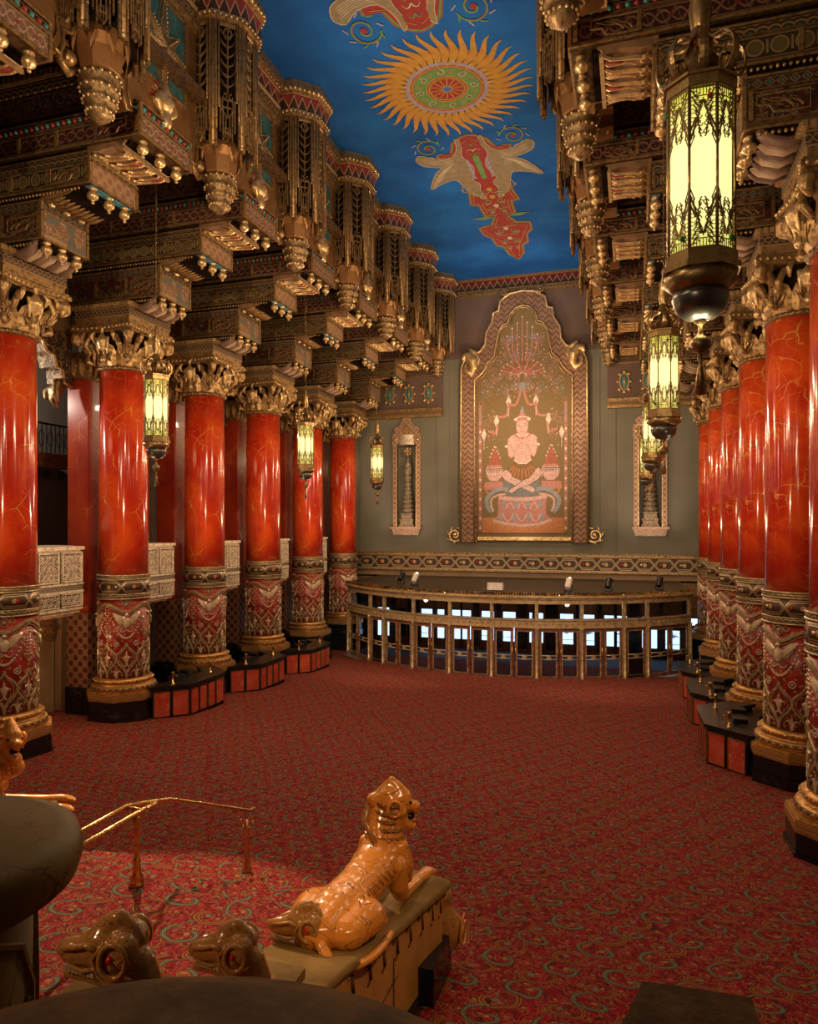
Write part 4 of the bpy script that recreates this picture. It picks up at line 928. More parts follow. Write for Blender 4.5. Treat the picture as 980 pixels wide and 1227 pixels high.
    # under B: ribbed leaf soffit and blue patch
    k = MB().prism([(1.9, 14.15), (2.2, 14.14), (2.7, 14.24), (2.95, 14.33), (1.9, 14.34)], -.74, .74, 'y').build('ribbed_console', PINKY, tB)
    m = MB()
    for j in range(9): y0 = -.68+j*.165; m.tube([(1.95, y0, 14.14), (2.3, y0, 14.13), (2.75, y0, 14.24), (2.92, y0, 14.28), (2.98, y0, 14.18)], [.05, .06, .06, .05, .03], 5)
    m.build('leaf_ribs', GOLD, k)
    MB().box(3.0, 3.4, -.7, .7, 14.30, 14.325).build('blue_soffit', BLUEP, tB)
    m = MB()
    for j in range(3): m.disc((0, 0), .1, .08, lambda u, v, h, j=j: (2.0+u, -.5+j*.5+v, 14.12-h))
    m.build('soffit_rosettes', GOLDB, tB)
    # under A: shell gadroon
    sh = empty('shell_console', (0, 0, 0), 0, tA); 
    m = MB()
    for j in range(7):
        y0 = -.66+j*.22; m.tube([(1.02, y0, 12.98), (1.25, y0, 12.92), (1.5, y0, 13.0), (1.66, y0, 13.14), (1.72, y0, 13.26)], [.09, .12, .12, .1, .05], 7, GAD1 if j % 2 else GAD2)
    bpy.data.objects.remove(sh); sh = m.build('shell_console', None, tA)
    # hanging turned balls under each inner edge
    for t, x, z, hy in ((tA, 1.84, 13.2, .5), (tB, 3.3, 14.32, .56), (tC, 4.8, 15.16, .64)):
        first = None
        for j in range(3):
            y0 = -hy+j*hy
            if first is None:
                first = MB().lathe([(.05, .02), (.10, -.02), (.11, -.06), (.05, -.09), (.11, -.13), (.14, -.20), (.12, -.27), (.05, -.32), (.035, -.36), (.05, -.38), (.01, -.41)], 12, (0, 0, 0)).build('hanging_ball', GOLDB, t); first.location = (x, y0, z+.02)
            else: inst(first, (x, y0, z+.02), 0, t)
    # side brackets at the inner ends of B and C (curved panel near the corner)
    for t, x, z, hy in ((tC, 4.2, 15.43, .96), (tB, 2.75, 14.62, .83), (tA, 1.35, 13.62, .76)):
        for s in (-1, 1):
            g = lambda u, v, h: (x+u, s*(hy+.0+h), z+v)
            m = MB(); m.ribbon([(-.45, -.17), (-.45, .17), (.4, .17), (.4, 0), (.2, -.02), (.12, -.15), (-.1, -.17)], .045, .03, g, None, True); m.ribbon(bez((-.35, -.1), (-.2, .15), (0, -.1), (.3, .1), 6), .05, .03, g, None, False, True); m.ribbon(bez((-.2, -.1), (-.1, .05), (.1, .1), (.2, .08), 5), .04, .03, g)
            m.build('corner_panel', m_gold('panel_gold', (.30, .14, .08), .4) if s < 0 and t is tC else GOLD, t)
    return r
stk = make_stack(); stacks = []
SR = [ROWS[0]-4.575] + ROWS
NM = ['row before the nearest column', 'nearest column', 'second column', 'third column', 'fourth column', 'fifth column', 'sixth column']
for s, X0 in ((-1, XL), (1, XR)):
    for i, y in enumerate(SR):
        if s > 0 and i == 0: continue
        o = stk if not stacks else copy_tree(stk); stacks.append(o); o.location = (X0, y, 0); o.rotation_euler.z = 0 if s < 0 else pi
        tag(o, 'stepped gilded corbel beams with hanging balls above the %s on the %s side' % (NM[i], 'left' if s < 0 else 'right') if i else 'stepped gilded corbel beams cut off by the upper left corner of the photo', 'corbel', 'corbel stacks on the %s side' % ('left' if s < 0 else 'right'))

# ================================================================ UPPER WALLS WITH STARS, HANGING PIERS
B_crown = m_band('crown_triangles', 'chevron', 19.55, 20.0, (.34, .05, .04), (.58, .38, .17), (.07, .035, .025), per=.42, metal=.3)
B_crown2 = m_band('crown_leaf', 'scales', 19.3, 19.5, (.05, .03, .02), (.46, .29, .11), per=.24)
def face_sculpt(parent):
    return sculpt('mask_face', [[(0, 0, .0, .17, 1, 1, 1.3)], [(.04, 0, -.14, .10)], [(.15, 0, .02, .04), (.17, 0, -.05, .045)], [(.12, -.07, .06, .04)], [(.12, .07, .06, .04)], [(.13, 0, -.12, .05), (.13, .03, -.12, .03)], [(-.08, 0, .2, .2), (-.08, 0, .36, .14), (-.08, 0, .52, .07), (-.08, 0, .66, .03)],
        [(-.05, -.22, .12, .12), (-.05, -.3, -.05, .13), (-.05, -.2, -.2, .07)], [(-.05, .22, .12, .12), (-.05, .3, -.05, .13), (-.05, .2, -.2, .07)], [(-.05, 0, -.28, .14), (-.08, 0, -.42, .2)]], .028, GOLDB, parent, 2)
TEALD = m_plain('dark_teal_field', (.035, .12, .115), .5, 0, 0, .4, 5)
def make_wall(s):
    root = empty('gallery_wall', (XL if s < 0 else XR, 0, 0), 0 if s < 0 else pi); struct(root)
    tag(root, None)
    ys = [y*(1 if s < 0 else -1) for y in SR]
    seg = None
    for y in ys:
        if seg is None:
            seg = empty('star_bay', (0, y, 0), 0, root)
            # wall panel: plain star part between, scalloped copper skirts to each side
            P_ = [(-1.05, 15.95), (1.05, 15.95), (1.12, 15.62), (1.3, 15.55), (1.42, 15.8), (1.4, 16.1), (1.62, 16.15), (1.75, 16.5), (1.72, 16.8), (1.9, 16.85), (2.05, 17.2), (2.0, 17.6), (2.2875, 17.8)]
            Q = P_ + [(2.2875, 19.7), (-2.2875, 19.7)] + [(-a, b) for a, b in P_[2:][::-1]]
            m = MB(); m.prism(Q, 4.3, 4.86, 'x', None, False); m.build('skirt_wall', COPPER, seg)
            e = MB()
            for q in (1, -1): e.tube([(4.88, q*a, b) for a, b in P_[2:]], .045, 5); e.tube([(4.88, q*(a+.0)*.97-q*.12, b+.16) for a, b in P_[2:]], .025, 5)
            e.box(4.84, 4.94, -2.2875, 2.2875, 19.0, 19.08).box(4.84, 5.0, -2.2875, 2.2875, 19.08, 19.16)
            e.build('gilt_edge', GOLD, seg)
            # star
            g = lambda u, v, h: (4.87+h, u, 17.75+v)
            tl = MB().flat([(-.85, 1.15), (.85, 1.15), (.85, -.9), (-.85, -.9)], .01, g).build('star_field', TEALD, seg)
            m = MB(); m.ribbon([(-.9, 1.2), (.9, 1.2), (.9, -.95), (-.9, -.95)], .08, .06, g, None, True)
            for k in range(8):
                a = k*pi/4+pi/2; L_ = (1.18, .62, .95, .62)[k % 4] if k != 4 else 1.35
                L_ = 1.2 if k in (0, 4) else (.85 if k in (2, 6) else .8)
                b1, b2 = a-pi/8, a+pi/8; ib = .40
                m.add([g(0, 0, .14), g(ib*cos(b1), ib*sin(b1), .03), g(L_*cos(a), L_*sin(a), .03), g(ib*cos(b2), ib*sin(b2), .03), g(L_*.5*cos(a), L_*.5*sin(a), .13)], [(0, 1, 4), (1, 2, 4), (0, 4, 3), (3, 4, 2)])
                for q in range(9): t_ = .15+q*.09; m.ball(g(L_*t_*cos(a), L_*t_*sin(a), .14-.08*abs(t_-.5)), .028, 5, GOLDB, 1, 3)
                
                for bb in (b1, b2):
                    m.ribbon([(L_*cos(a), L_*sin(a)), (ib*cos(bb), ib*sin(bb))], .035, .07, g, GOLDB)
                    if k % 2 == 0: m.ribbon([(L_*1.0*cos(a)+.12*cos(bb), L_*sin(a)+.12*sin(bb)-.05*sin(a)), (ib*1.55*cos(bb), ib*1.55*sin(bb))], .03, .04, g)
            m.build('star', GOLD, seg)
            face_sculpt(seg).location = (5.0, 0, 16.36)
            m = MB()   # red and gold foliage behind mask
            for i in range(14): a = R(-10+i*200/13); m.blob([(.3*cos(a-.12), .3*sin(a-.12)), (.52*cos(a), .52*sin(a)), (.3*cos(a+.12), .3*sin(a+.12))], .07, lambda u, v, h: (4.88+h, u, 16.4+v), RED if i % 3 == 0 else GOLD)
            m.build('mask_collar', None, seg)
            # painted cornice along the bay
            MB().box(4.4, 5.02, -2.2875, 2.2875, 19.5, 20.05).build('crown_frieze', B_crown, seg)
            MB().box(4.4, 4.98, -2.2875, 2.2875, 19.3, 19.5).build('leaf_frieze', B_crown2, seg)
            m = MB().box(4.4, 5.2, -2.2875, 2.2875, 20.1, 20.38).box(4.4, 5.1, -2.2875, 2.2875, 20.04, 20.1)
            for i in range(26): m.ball((5.1, -2.2+i*.176, 20.07), .06, 5, None, 1, 4)
            for i in range(22): m.prism([(-2.2+i*.208, 19.2), (-2.1+i*.208, 19.34), (-2.0+i*.208, 19.2)], 4.9, 5.04, 'x')
            m.build('crown_moulding', GOLD, seg)
        else:
            c = copy_tree(seg, root); c.location = (0, y, 0)
    return root
PENG = m_gold('pendant_gold', (.36, .23, .105), .33, .22, .7, 14, .008)
def make_pier():
    r = empty('hanging_pier')      # local origin on the wall line; +x to the hall
    CX = .15; RB = .98
    def octp(R_, n=8, ph=pi/8): return [(CX+R_*cos(ph+i*2*pi/n), R_*sin(ph+i*2*pi/n)) for i in range(n)]
    MB().prism(octp(.80), 16.42, 19.4).build('dark_core', DARK, r)
    c = MB().prism(octp(1.12), 19.36, 19.46).prism(octp(1.16), 19.98, 20.06).prism(octp(1.26), 20.06, 20.2).prism(octp(1.2), 20.2, 20.38).prism(octp(1.06), 19.3, 19.36).build('crown', GOLD, r)
    MB().prism(octp(1.12), 19.46, 19.98).build('crown_band', m_band('pier_triangles', 'chevron', 19.46, 19.98, (.34, .05, .04), (.58, .38, .17), (.07, .035, .025), per=.40, metal=.3), c)
    m = MB(); o1 = octp(1.22)
    for i in range(8):
        a, b = o1[i], o1[(i+1) % 8]
        for k in range(6): t_ = (k+.5)/6; m.ball((a[0]+(b[0]-a[0])*t_, a[1]+(b[1]-a[1])*t_, 20.1), .07, 5, None, .9, 4); m.ball((CX+(a[0]-CX+(b[0]-a[0])*t_)*.93, (a[1]+(b[1]-a[1])*t_)*.93, 19.42), .045, 5, None, 1, 4)
    m.build('crown_beads', GOLDB, c)
    # pierced tracery panels on the five faces towards the hall
    side = 2*RB*sin(pi/8)
    panels = []
    for k in (-2, -1, 0, 1, 2):
        a = k*pi/4; ap = RB*cos(pi/8)
        low = 15.75+.22*abs(k)
        if abs(k) == 2: hw = side/2
        m = MB(); hw = side/2
        g = lambda u, v, h: (u, v, h)
        def G(u, v, h): 
            x = ap+h; return (x, u, v)
        def rib(pts, w_, h=.05, closed=False, tp=False):
            # two sided so it reads as a pierced grille
            m.ribbon(pts, w_, h, G, None, closed, tp); m.ribbon(pts, w_, -.03, G, None, closed, tp)
        rib([(-hw+.1, 19.25), (hw-.1, 19.25)], .1); 
        for s in (-1, 1):
            rib([(s*(hw-.07), 16.0), (s*(hw-.07), 19.3)], .08, .06); rib([(s*(hw-.16), 17.4), (s*(hw-.16), 19.2)], .035)
            for j in range(6):
                z0 = 17.6+j*.26; rib(bez((0, z0), (s*.04, z0+.08), (s*.15, z0+.06), (s*.17, z0+.2), 5), .05, .04, False, True)
            rib(spiral(s*.1, 17.35, .1, .02, 90, 90+s*300, 8), .03)
            # stepped tails
            rib([(s*.19, 17.3), (s*.19, 16.45)], .05); rib([(s*.12, 17.1), (s*.12, 16.2)], .045); rib([(s*.05, 16.9), (s*.05, 16.3)], .035)
        rib([(0, 17.45), (0, 19.1)], .04); rib(arc(0, 19.02, .1, 0, 360, 10, .14)[:-1], .04, .04, True)
        rib([(-.13, 17.28), (-.15, 17.0), (0, 16.82), (.15, 17.0), (.13, 17.28)], .04, .04, True); rib([(-.14, 17.08), (.14, 17.08)], .03); rib([(0, 16.84), (0, 17.28)], .03)
        rib([(-.07, 16.55), (-.09, 16.35), (0, 16.2), (.09, 16.35), (.07, 16.55)], .03, .04, True); rib([(0, 16.22), (0, 16.55)], .025); rib([(-.08, 16.42), (.08, 16.42)], .025)
        o = m.build('tracery_panel', GOLD, r); o.location = (CX, 0, 0); o.rotation_euler.z = a
        if k == -2:
            base_mesh = o.data
        else: o.data = base_mesh
    # corner rods with stepped stalactites
    for k in range(-3, 3):
        a = (k+.5)*pi/4
        m = MB()
        for d_, z0, rr in ((0, 16.15, .055), (.085, 16.55, .035), (-.085, 16.75, .035), (.15, 17.1, .028), (-.15, 17.3, .028)):
            x, y = RB*1.0, d_; m.tube([(x, y, 19.3), (x, y, z0), (x, y, z0-.03)], [rr, rr, .01], 6); m.ball((x, y, z0-.04), rr*1.1, 6, GOLDB, 1, 4)
        o = m.build('corner_rod', GOLD, r); o.location = (CX, 0, 0); o.rotation_euler.z = a
    # funnel and turned pendant
    p = MB().lathe([(.0001, 16.44), (.58, 16.44), (.60, 16.30), (.50, 16.1), (.46, 15.9), (.42, 15.7), (.34, 15.62)], 8, (CX, 0, 0), COPPER, False, pi/8)
    for k in range(8): a = k*pi/4+pi/8; p.blob([(-.14, 16.25), (0, 16.75), (.14, 16.25), (0, 15.9)], .05, lambda u, v, h: (CX+(.56+h)*cos(a)-u*sin(a), (.56+h)*sin(a)+u*cos(a), v))
    p.build('funnel', COPPER, r)
    q = MB().lathe([(.34, 15.66), (.42, 15.62), (.43, 15.52), (.36, 15.46), (.40, 15.38), (.38, 15.26), (.32, 15.22), (.35, 15.14), (.30, 15.04), (.25, 15.0), (.28, 14.92), (.24, 14.8), (.17, 14.74), (.10, 14.68), (.0001, 14.66)], 20, (CX, 0, 0)).build('pendant', PENG, r)
    m = MB()
    for z, rr in ((15.57, .43), (15.32, .40), (15.09, .345), (14.86, .27)):
        for k in range(16): a = 2*pi*k/16; m.ball((CX+rr*cos(a), rr*sin(a), z), .04, 5, None, 1, 4)
    m.build('pendant_beads', GOLDB, q)
    for s in (-1, 1):
        m = MB(); m.ribbon(spiral(0, 0, .3, .05, 90, 90-s*540, 20), .12, .1, lambda u, v, h, s=s: (CX-.35+.06-h*0, s*.55+u, 15.75+v)); m.tube([(CX-.3, s*.3, 15.7), (CX-.3, s*.55, 15.45), (CX-.3, s*.8, 15.6), (CX-.3, s*.85, 15.9)], .09, 6); m.ball((CX-.25, s*.6, 15.72), .16, 8)
        m.build('side_scroll', GOLD, r)
    return r
gl, gr = make_wall(-1), make_wall(1)
pr0 = make_pier(); PY = [y+2.2875 for y in [SR[0]-0] + ROWS]; PY = [SR[0]+2.2875] + [y+2.2875 for y in ROWS]
np_ = 0
PN = ['nearest', 'second', 'third', 'fourth', 'fifth', 'sixth', 'last before the end wall']
for s, X0 in ((-1, HC-4.95), (1, HC+4.95)):
    for i, y in enumerate(PY):
        if i == 6: y = WY-.95
        o = pr0 if np_ == 0 else copy_tree(pr0); np_ += 1; o.location = (X0, y, 0); o.rotation_euler.z = 0 if s < 0 else pi
        tag(o, 'gilded hanging pier of pierced tracery, %s on the %s wall head' % (PN[i], 'left' if s < 0 else 'right'), 'pier', 'hanging piers on the %s side' % ('left' if s < 0 else 'right'))

# ================================================================ AISLE WALL, LEFT
AX = -18.0
aw = empty('aisle_wall', (AX, 0, 0)); struct(aw)
BRD = m_plain('aisle_dark_brown', (.10, .055, .035), .5, 0, .1, .2)
for i, y in enumerate(ROWS):
    pz = empty('pilaster', (AX+.85, y, 0)); tag(pz, 'red marble pilaster against the aisle wall behind the %s left column' % ORD[i], 'pilaster', 'aisle pilasters')
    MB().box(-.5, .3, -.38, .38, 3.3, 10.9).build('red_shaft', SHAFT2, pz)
    MB().box(-.5, .33, -.42, .42, .9, 3.3).build('painted_drum', m_band('pilaster_foliage', 'lattice', .9, 3.3, (.18, .02, .015), (.30, .19, .09), per=.38) if i == 0 else bpy.data.materials['pilaster_foliage'], pz)
    MB().box(-.5, .4, -.5, .5, -1.0, .9).build('black_base', BLACKM, pz)
    MB().prism([(-.5, 10.9), (.34, 10.9), (.5, 11.5), (.5, 11.75), (-.5, 11.75)], -.55, .55, 'y').build('capital', BRONZE, pz)
    m = MB()
    for k in range(4): m.blob([(-.5+k*.32, 10.95), (-.42+k*.32, 11.35), (-.5+k*.32, 11.6), (-.62+k*.32, 11.4)], .14, lambda u, v, h: (.36+h, u*.8, v))
    for k in range(3): m.blob([(-.4+k*.32, 10.95), (-.28+k*.32, 11.35), (-.4+k*.32, 11.6), (-.5+k*.32, 11.4)], .14, lambda u, v, h: (u, -.55-h, v))
    m.build('capital_leaves', GOLD, pz)
    # black kerb joining plinth and aisle wall
    if i < 5: MB().box(AX+.5, XL-1.2, y-.55, y+.55, -1.0, .55).build('kerb', BLACKM, pz).location = (-(AX+.85), -y, 0)
# bay fillings
LEAD = MT('lead_came', .4, .6, (.55, .52, .48)).m
for i in range(6):
    yc = SR[0]+2.2875+i*4.575; y0, y1 = yc-1.66, yc+1.66
    # arch head with multifoil opening
    pts = [(-1.66, 13.2), (-1.66, 10.6), (-1.3, 10.7), (-1.25, 11.1), (-1.0, 11.15), (-.9, 11.5), (-.6, 11.55), (-.45, 11.85), (0, 12.0), (.45, 11.85), (.6, 11.55), (.9, 11.5), (1.0, 11.15), (1.25, 11.1), (1.3, 10.7), (1.66, 10.6), (1.66, 13.2)]
    ar = empty('arch_head', (AX, yc, 0)); tag(ar, 'dark gilt multifoil arch in the left aisle, %s of the row from the front' % ORD[i], 'arch', 'aisle arches')
    MB().prism(pts, .1, .75, 'x').build('arch_panel', m_band('arch_foliage', 'foliage', 10.6, 12.4, (.09, .05, .03), (.26, .16, .075), per=1.0) if i == 0 else bpy.data.materials['arch_foliage'], ar)
    m = MB(); m.tube([(.78, a, b) for a, b in pts[1:-1]], .06, 6); m.tube([(.78, a*.93, b+.22) for a, b in pts[2:-2]], .03, 5); m.build('arch_moulding', GOLD, ar)
    cb = sculpt('corbel_beasts', [[(.5, -1.45, 10.75, .2), (.62, -1.38, 10.5, .22), (.66, -1.36, 10.2, .16), (.6, -1.4, 9.95, .08)], [(.75, -1.3, 10.55, .12), (.9, -1.25, 10.45, .1), (.88, -1.25, 10.25, .09)], [(.4, -1.2, 10.7, .15), (.4, -1.15, 10.35, .14), (.35, -1.2, 10.1, .08)]], .05, BRONZE, ar, 2) if i == 0 else None
    if cb: cb0 = cb
    else: inst(cb0, (0, 0, 0), 0, ar)
    c2 = inst(cb0, (1.0, 0, 0), pi, ar)
    MB().box(AX-.1, AX+.1, y0, y1, 12.2, 17.2).build('upper_filling', BRD, aw).location = (-AX, 0, 0)
    if i > 1:   # leaded black window
        wn = empty('window_%d' % (i-1), (AX+.12, yc, 0)); struct(wn)
        MB().box(-.05, .0, -1.66, 1.66, .9, 12.3).build('pane', BLKGLASS, wn)
        m = MB().box(0, .14, -1.66, -1.45, .9, 12).box(0, .14, 1.45, 1.66, .9, 12).box(0, .1, -.06, .06, .9, 12); m.build('window_frame', BRD, wn)
        m = MB()
        for j in range(3):
            u0 = -1.1+j*1.1
            for s in (-1, 1): m.tube([(.03, u0+s*(.03+.2*(q % 4 in (1, 2))), 1.2+q*.27) for q in range(40)], .009, 4)
        m.build('leading', LEAD, wn)
# dark backing of aisle and left wing with mezzanine
MB().box(AX-.35, AX-.25, 20.1, 41, -1.2, 17.2).build('aisle_back_panel', BRD, aw).location = (-AX, 0, 0)
MB().box(AX-.1, AX+.3, 20.1, 39.4, -1.2, .72).build('black_skirting', BLACKM, aw).location = (-AX, 0, 0)
# opening between nearest and second columns: door surround, tan wall, mezzanine rail
by = ROWS[0]+2.2875
sb = empty('side_passage', (-19.6, by, 0)); tag(sb, 'tan passage surround with gilded scroll bracket under the nearest lattice balcony', 'surround')
MB().box(.9, 1.35, 1.35, 1.95, .0, 3.7).build('tan_pier', TANW, sb); MB().box(.95, 1.5, 2.1, 2.7, .0, 3.7).build('tan_pier', TANW, sb); MB().box(-.6, -.3, -2, 2.2, 3.4, 5.0).build('lintel', TANW, sb); MB().box(-1.0, -.9, -2.2, 2.2, -.2, 3.4).build('dark_opening', DARK, sb)
m = MB(); g = lambda u, v, h: (1.55+h, u+1.3, v)
m.blob([(-1.2, 3.6), (-1.2, 3.15), (-.6, 3.0), (-.2, 2.6), (.35, 2.35), (.5, 2.7), (.35, 3.1), (.1, 3.2), (0, 3.6)], .12, g, None, .9)
for k in range(5): m.ribbon(spiral(-.8+k*.28, 3.1-k*.1, .16, .03, 0, 400, 12), .04, .06, lambda u, v, h: (1.62+h, u+1.3, v))
m.build('scroll_bracket', GOLD, sb)
mz_ = empty('mezzanine_balcony', (-20.2, 19.2, .35)); tag(mz_, 'small upper balcony with dark patterned railing deep in the left aisle', 'balcony')
MB().box(-.9, .4, -2.2, 2.2, 7.9, 8.4).build('slab', m_band('mezz_frieze', 'foliage', 7.9, 8.4, (.22, .05, .04), (.36, .22, .12), per=.6), mz_)
m = MB().box(.3, .36, -2.2, 2.2, 9.4, 9.46)
for k in range(23): m.box(.31, .35, -2.2+k*.2, -2.17+k*.2, 8.4, 9.4)
for k in range(11): m.tube([(.33, -2.0+k*.4+.12*cos(q*pi/4), 8.9+.3*sin(q*pi/4)) for q in range(8)], .02, 4, None, True)
m.build('railing', BLACK, mz_)
m = MB()
for k in range(6): m.ribbon(spiral(-1.8+k*.7, 7.6, .2, .04, 0, 500, 14), .05, .05, lambda u, v, h: (.3+h, u, v))
m.build('scroll_brackets', BLACK, mz_)
MB().box(-.5, -.45, -.9, -.1, 3.6, 6.8).build('red_drape', RED, mz_)
for q in (-1.0, 0): MB().box(-.5, -.38, q-.1, q+.02, 3.6, 7.2).build('door_post', GREYA, mz_)

# ================================================================ LATTICE BALCONIES
B_lat = m_band('lattice_panel', 'lattice', 4.45, 5.3, (.24, .18, .12), (.66, .54, .40), per=.20)
B_key = m_band('silver_key', 'knot', 4.2, 4.36, (.12, .09, .06), (.60, .48, .34), per=.25)
def make_balcony():
    r = empty('balcony')
    def poly(d, w): return [(-.4, -w), (.1, -w), (d, -w*.55), (d, w*.55), (0, w), (-.6, w)]
    P0 = poly(1.45, 1.62)
    b = MB().prism([(x*.97, y*.98) for x, y in P0], 3.95, 5.42).build('parapet', SILVERG, r)
    MB().prism(poly(1.52, 1.68), 5.42, 5.52).prism(poly(1.5, 1.66), 4.36, 4.42).prism(poly(1.5, 1.66), 4.12, 4.18).prism(poly(1.48, 1.62), 3.6, 3.68).prism(poly(1.4, 1.55), 3.5, 3.6).prism(poly(1.25, 1.42), 3.4, 3.5).build('mouldings', SILVERG, r)
    MB().prism(poly(1.47, 1.63), 4.18, 4.36).build('key_band', B_key, b)
    # panels on each face
    faces = [(P0[1], P0[2]), (P0[2], (1.45, 0)), ((1.45, 0), P0[3]), (P0[3], P0[4])]
    for (a, c_) in faces:
        dx, dy = c_[0]-a[0], c_[1]-a[1]; L_ = sqrt(dx*dx+dy*dy); ux, uy = dx/L_, dy/L_; nx_, ny_ = uy, -ux
        G = lambda u, v, h: (a[0]+ux*u+nx_*h*1, a[1]+uy*u+ny_*h*1, v)
        m = MB(); w0, w1 = .08, L_-.08
        for q in range(9):
            for s in (-1, 1):
                pass
        # pierced diamond lattice strips
        n = 7; hh = .78; st = (w1-w0)/n
        for q in range(-n, n):
            for s in (-1, 1):
                pts = []
                for t_ in range(9):
                    v = 4.5+hh*t_/8; u = w0+(q*st*1.0)+ (v-4.5)*1.1 if s > 0 else w1-(q*st*1.0)-(v-4.5)*1.1
                    if w0 <= u <= w1: pts.append((u, v))
                if len(pts) > 1: m.ribbon([pts[0], pts[-1]], .03, .02, G)
        for q in range(4):
            for z in (4.62, 4.88, 5.14): m.ribbon(arc(w0+(q+.5)*(w1-w0)/4, z, .085, 0, 360, 6)[:-1], .03, .03, G, None, True)
        m.ribbon([(w0, 4.47), (w1, 4.47), (w1, 5.33), (w0, 5.33)], .09, .05, G, None, True)
        pn = m.build('lattice_panel', SILVERG, r)
        MB().flat([(w0, 4.45), (w1, 4.45), (w1, 5.35), (w0, 5.35)], .008, G).build('backing', m_lat if False else BRD, pn)
        m = MB()
        nn = 3
        for q in range(nn):
            cx = w0+(q+.5)*(w1-w0)/nn
            m.ribbon(arc(cx, 3.9, .13, 0, 360, 8)[:-1], .03, .03, G, None, True); m.ribbon(arc(cx, 3.9, .06, 0, 360, 6)[:-1], .025, .03, G, None, True)
            for k in range(8): a_ = k*pi/4; m.ribbon([(cx+.05*cos(a_), 3.9+.05*sin(a_)), (cx+.2*cos(a_), 3.9+.19*sin(a_))], .025, .025, G)
        m.ribbon([(w0-.02, 3.72), (w1+.02, 3.72), (w1+.02, 4.09), (w0-.02, 4.09)], .05, .05, G, None, True)
        l = m.build('star_grille', SILVERG, r); MB().flat([(w0, 3.7), (w1, 3.7), (w1, 4.1), (w0, 4.1)], .006, G).build('backing', BRD, l)
    MB().prism([(x*.95, y*.96) for x, y in P0], 3.66, 3.95).build('lower_body', BRD, r)
    return r
bal = make_balcony()
for i in range(5):
    o = bal if i == 0 else copy_tree(bal); o.location = (-17.6, ROWS[i]+2.2875, 0)
    tag(o, 'silver gilt lattice balcony between the %s and %s left columns' % (ORD[i], ORD[i+1]), 'balcony', 'lattice balconies in the left aisle')

# ================================================================ BARS
def make_bar():
    r = empty('bar_counter')       # local origin: column centre; +x to hall, counter between this column and the next
    P0 = [(1.16, -.1), (2.0, .72), (2.05, 2.1), (2.0, 2.7), (1.16, 3.5)]
    Q = P0 + [(.55, 3.3), (1.3, 2.6), (1.35, .8), (.7, .2)]
    MB().prism(Q, -.75, .22).build('kick_base', BLACK, r)
    MB().prism(Q, -.1, 1.0).build('counter_body', BLACK, r)
    big = [(1.1, -.16), (2.07, .70), (2.12, 2.1), (2.07, 2.74), (1.1, 3.56), (.45, 3.35), (1.2, 2.6), (1.25, .8), (.6, .2)]
    MB().prism(big, 1.0, 1.09).build('counter_top', BLACK, r)
    MB().prism([(x-.8 if x < 1.5 else x-.75, y) for x, y in Q], -.75, .9).build('back_shelf', BLACK, r)
    segs = [(0, 1, 2), (1, 2, 3), (2, 3, 1), (3, 4, 2)]
    for a, b, n in segs:
        p, q = P0[a], P0[b]; dx, dy = q[0]-p[0], q[1]-p[1]; L_ = sqrt(dx*dx+dy*dy); ux, uy = dx/L_, dy/L_
        for k in range(n):
            w0 = L_*k/n+.05; w1 = L_*(k+1)/n-.05
            G = lambda u, v, h: (p[0]+ux*u+uy*h, p[1]+uy*u-ux*h, v)
            m = MB(); m.add([G(w0, .12, .02), G(w1, .12, .02), G(w1, .9, .02), G(w0, .9, .02), G(w0, .12, 0), G(w1, .12, 0), G(w1, .9, 0), G(w0, .9, 0)], [(0, 1, 2, 3), (0, 4, 5, 1), (1, 5, 6, 2), (2, 6, 7, 3), (3, 7, 4, 0)])
            pn = m.build('red_panel', PANELR, r)
            m = MB(); m.ribbon([(w0, .12), (w1, .12), (w1, .9), (w0, .9)], .035, .035, G, None, True); m.build('brass_edge', BRASSD, pn)
    for x, y in ((1.5, .5), (1.62, 2.45)):
        m = MB().lathe([(.075, 0), (.075, .02), (.035, .03), (.035, .34), (.05, .35), (.05, .4), (.01, .41)], 12, (x, y, 1.09)).tube([(x, y, 1.38), (x+.14, y, 1.38), (x+.14, y, 1.34)], .018, 6)
        m.build('tap', BRASS, r)
    MB().prism([(1.0, .9), (1.35, .9), (1.35, 1.5), (1.0, 1.5)], 1.09, 1.22).prism([(.95, 1.6), (1.3, 1.62), (1.25, 1.9), (.95, 1.9)], 1.09, 1.3).build('till', BLACK, r)
    return r
b0 = make_bar(); nb = 0
for s, X0 in ((-1, XL), (1, XR)):
    for i in (1, 2, 3):
        o = b0 if nb == 0 else copy_tree(b0); nb += 1; o.location = (X0, ROWS[i], fz(ROWS[i]+2)-0)
        if s > 0: o.scale = (-1, 1, 1)
        tag(o, 'black bar counter with red marble panels after the %s %s column' % (ORD[i], 'left' if s < 0 else 'right'), 'bar', 'bar counters')
spk = empty('speaker', (-17.0, ROWS[1]+1.9, 2.55)); tag(spk, 'black speaker box on a bracket under the second lattice balcony', 'speaker')
MB().prism([(-.35, -.3), (.3, -.35), (.38, .2), (-.3, .35)], -.35, .35, 'y').build('cabinet', BLACK, spk); MB().tube([(-.3, 0, .2), (-.9, 0, .5)], .04).build('bracket', BLACK, spk)

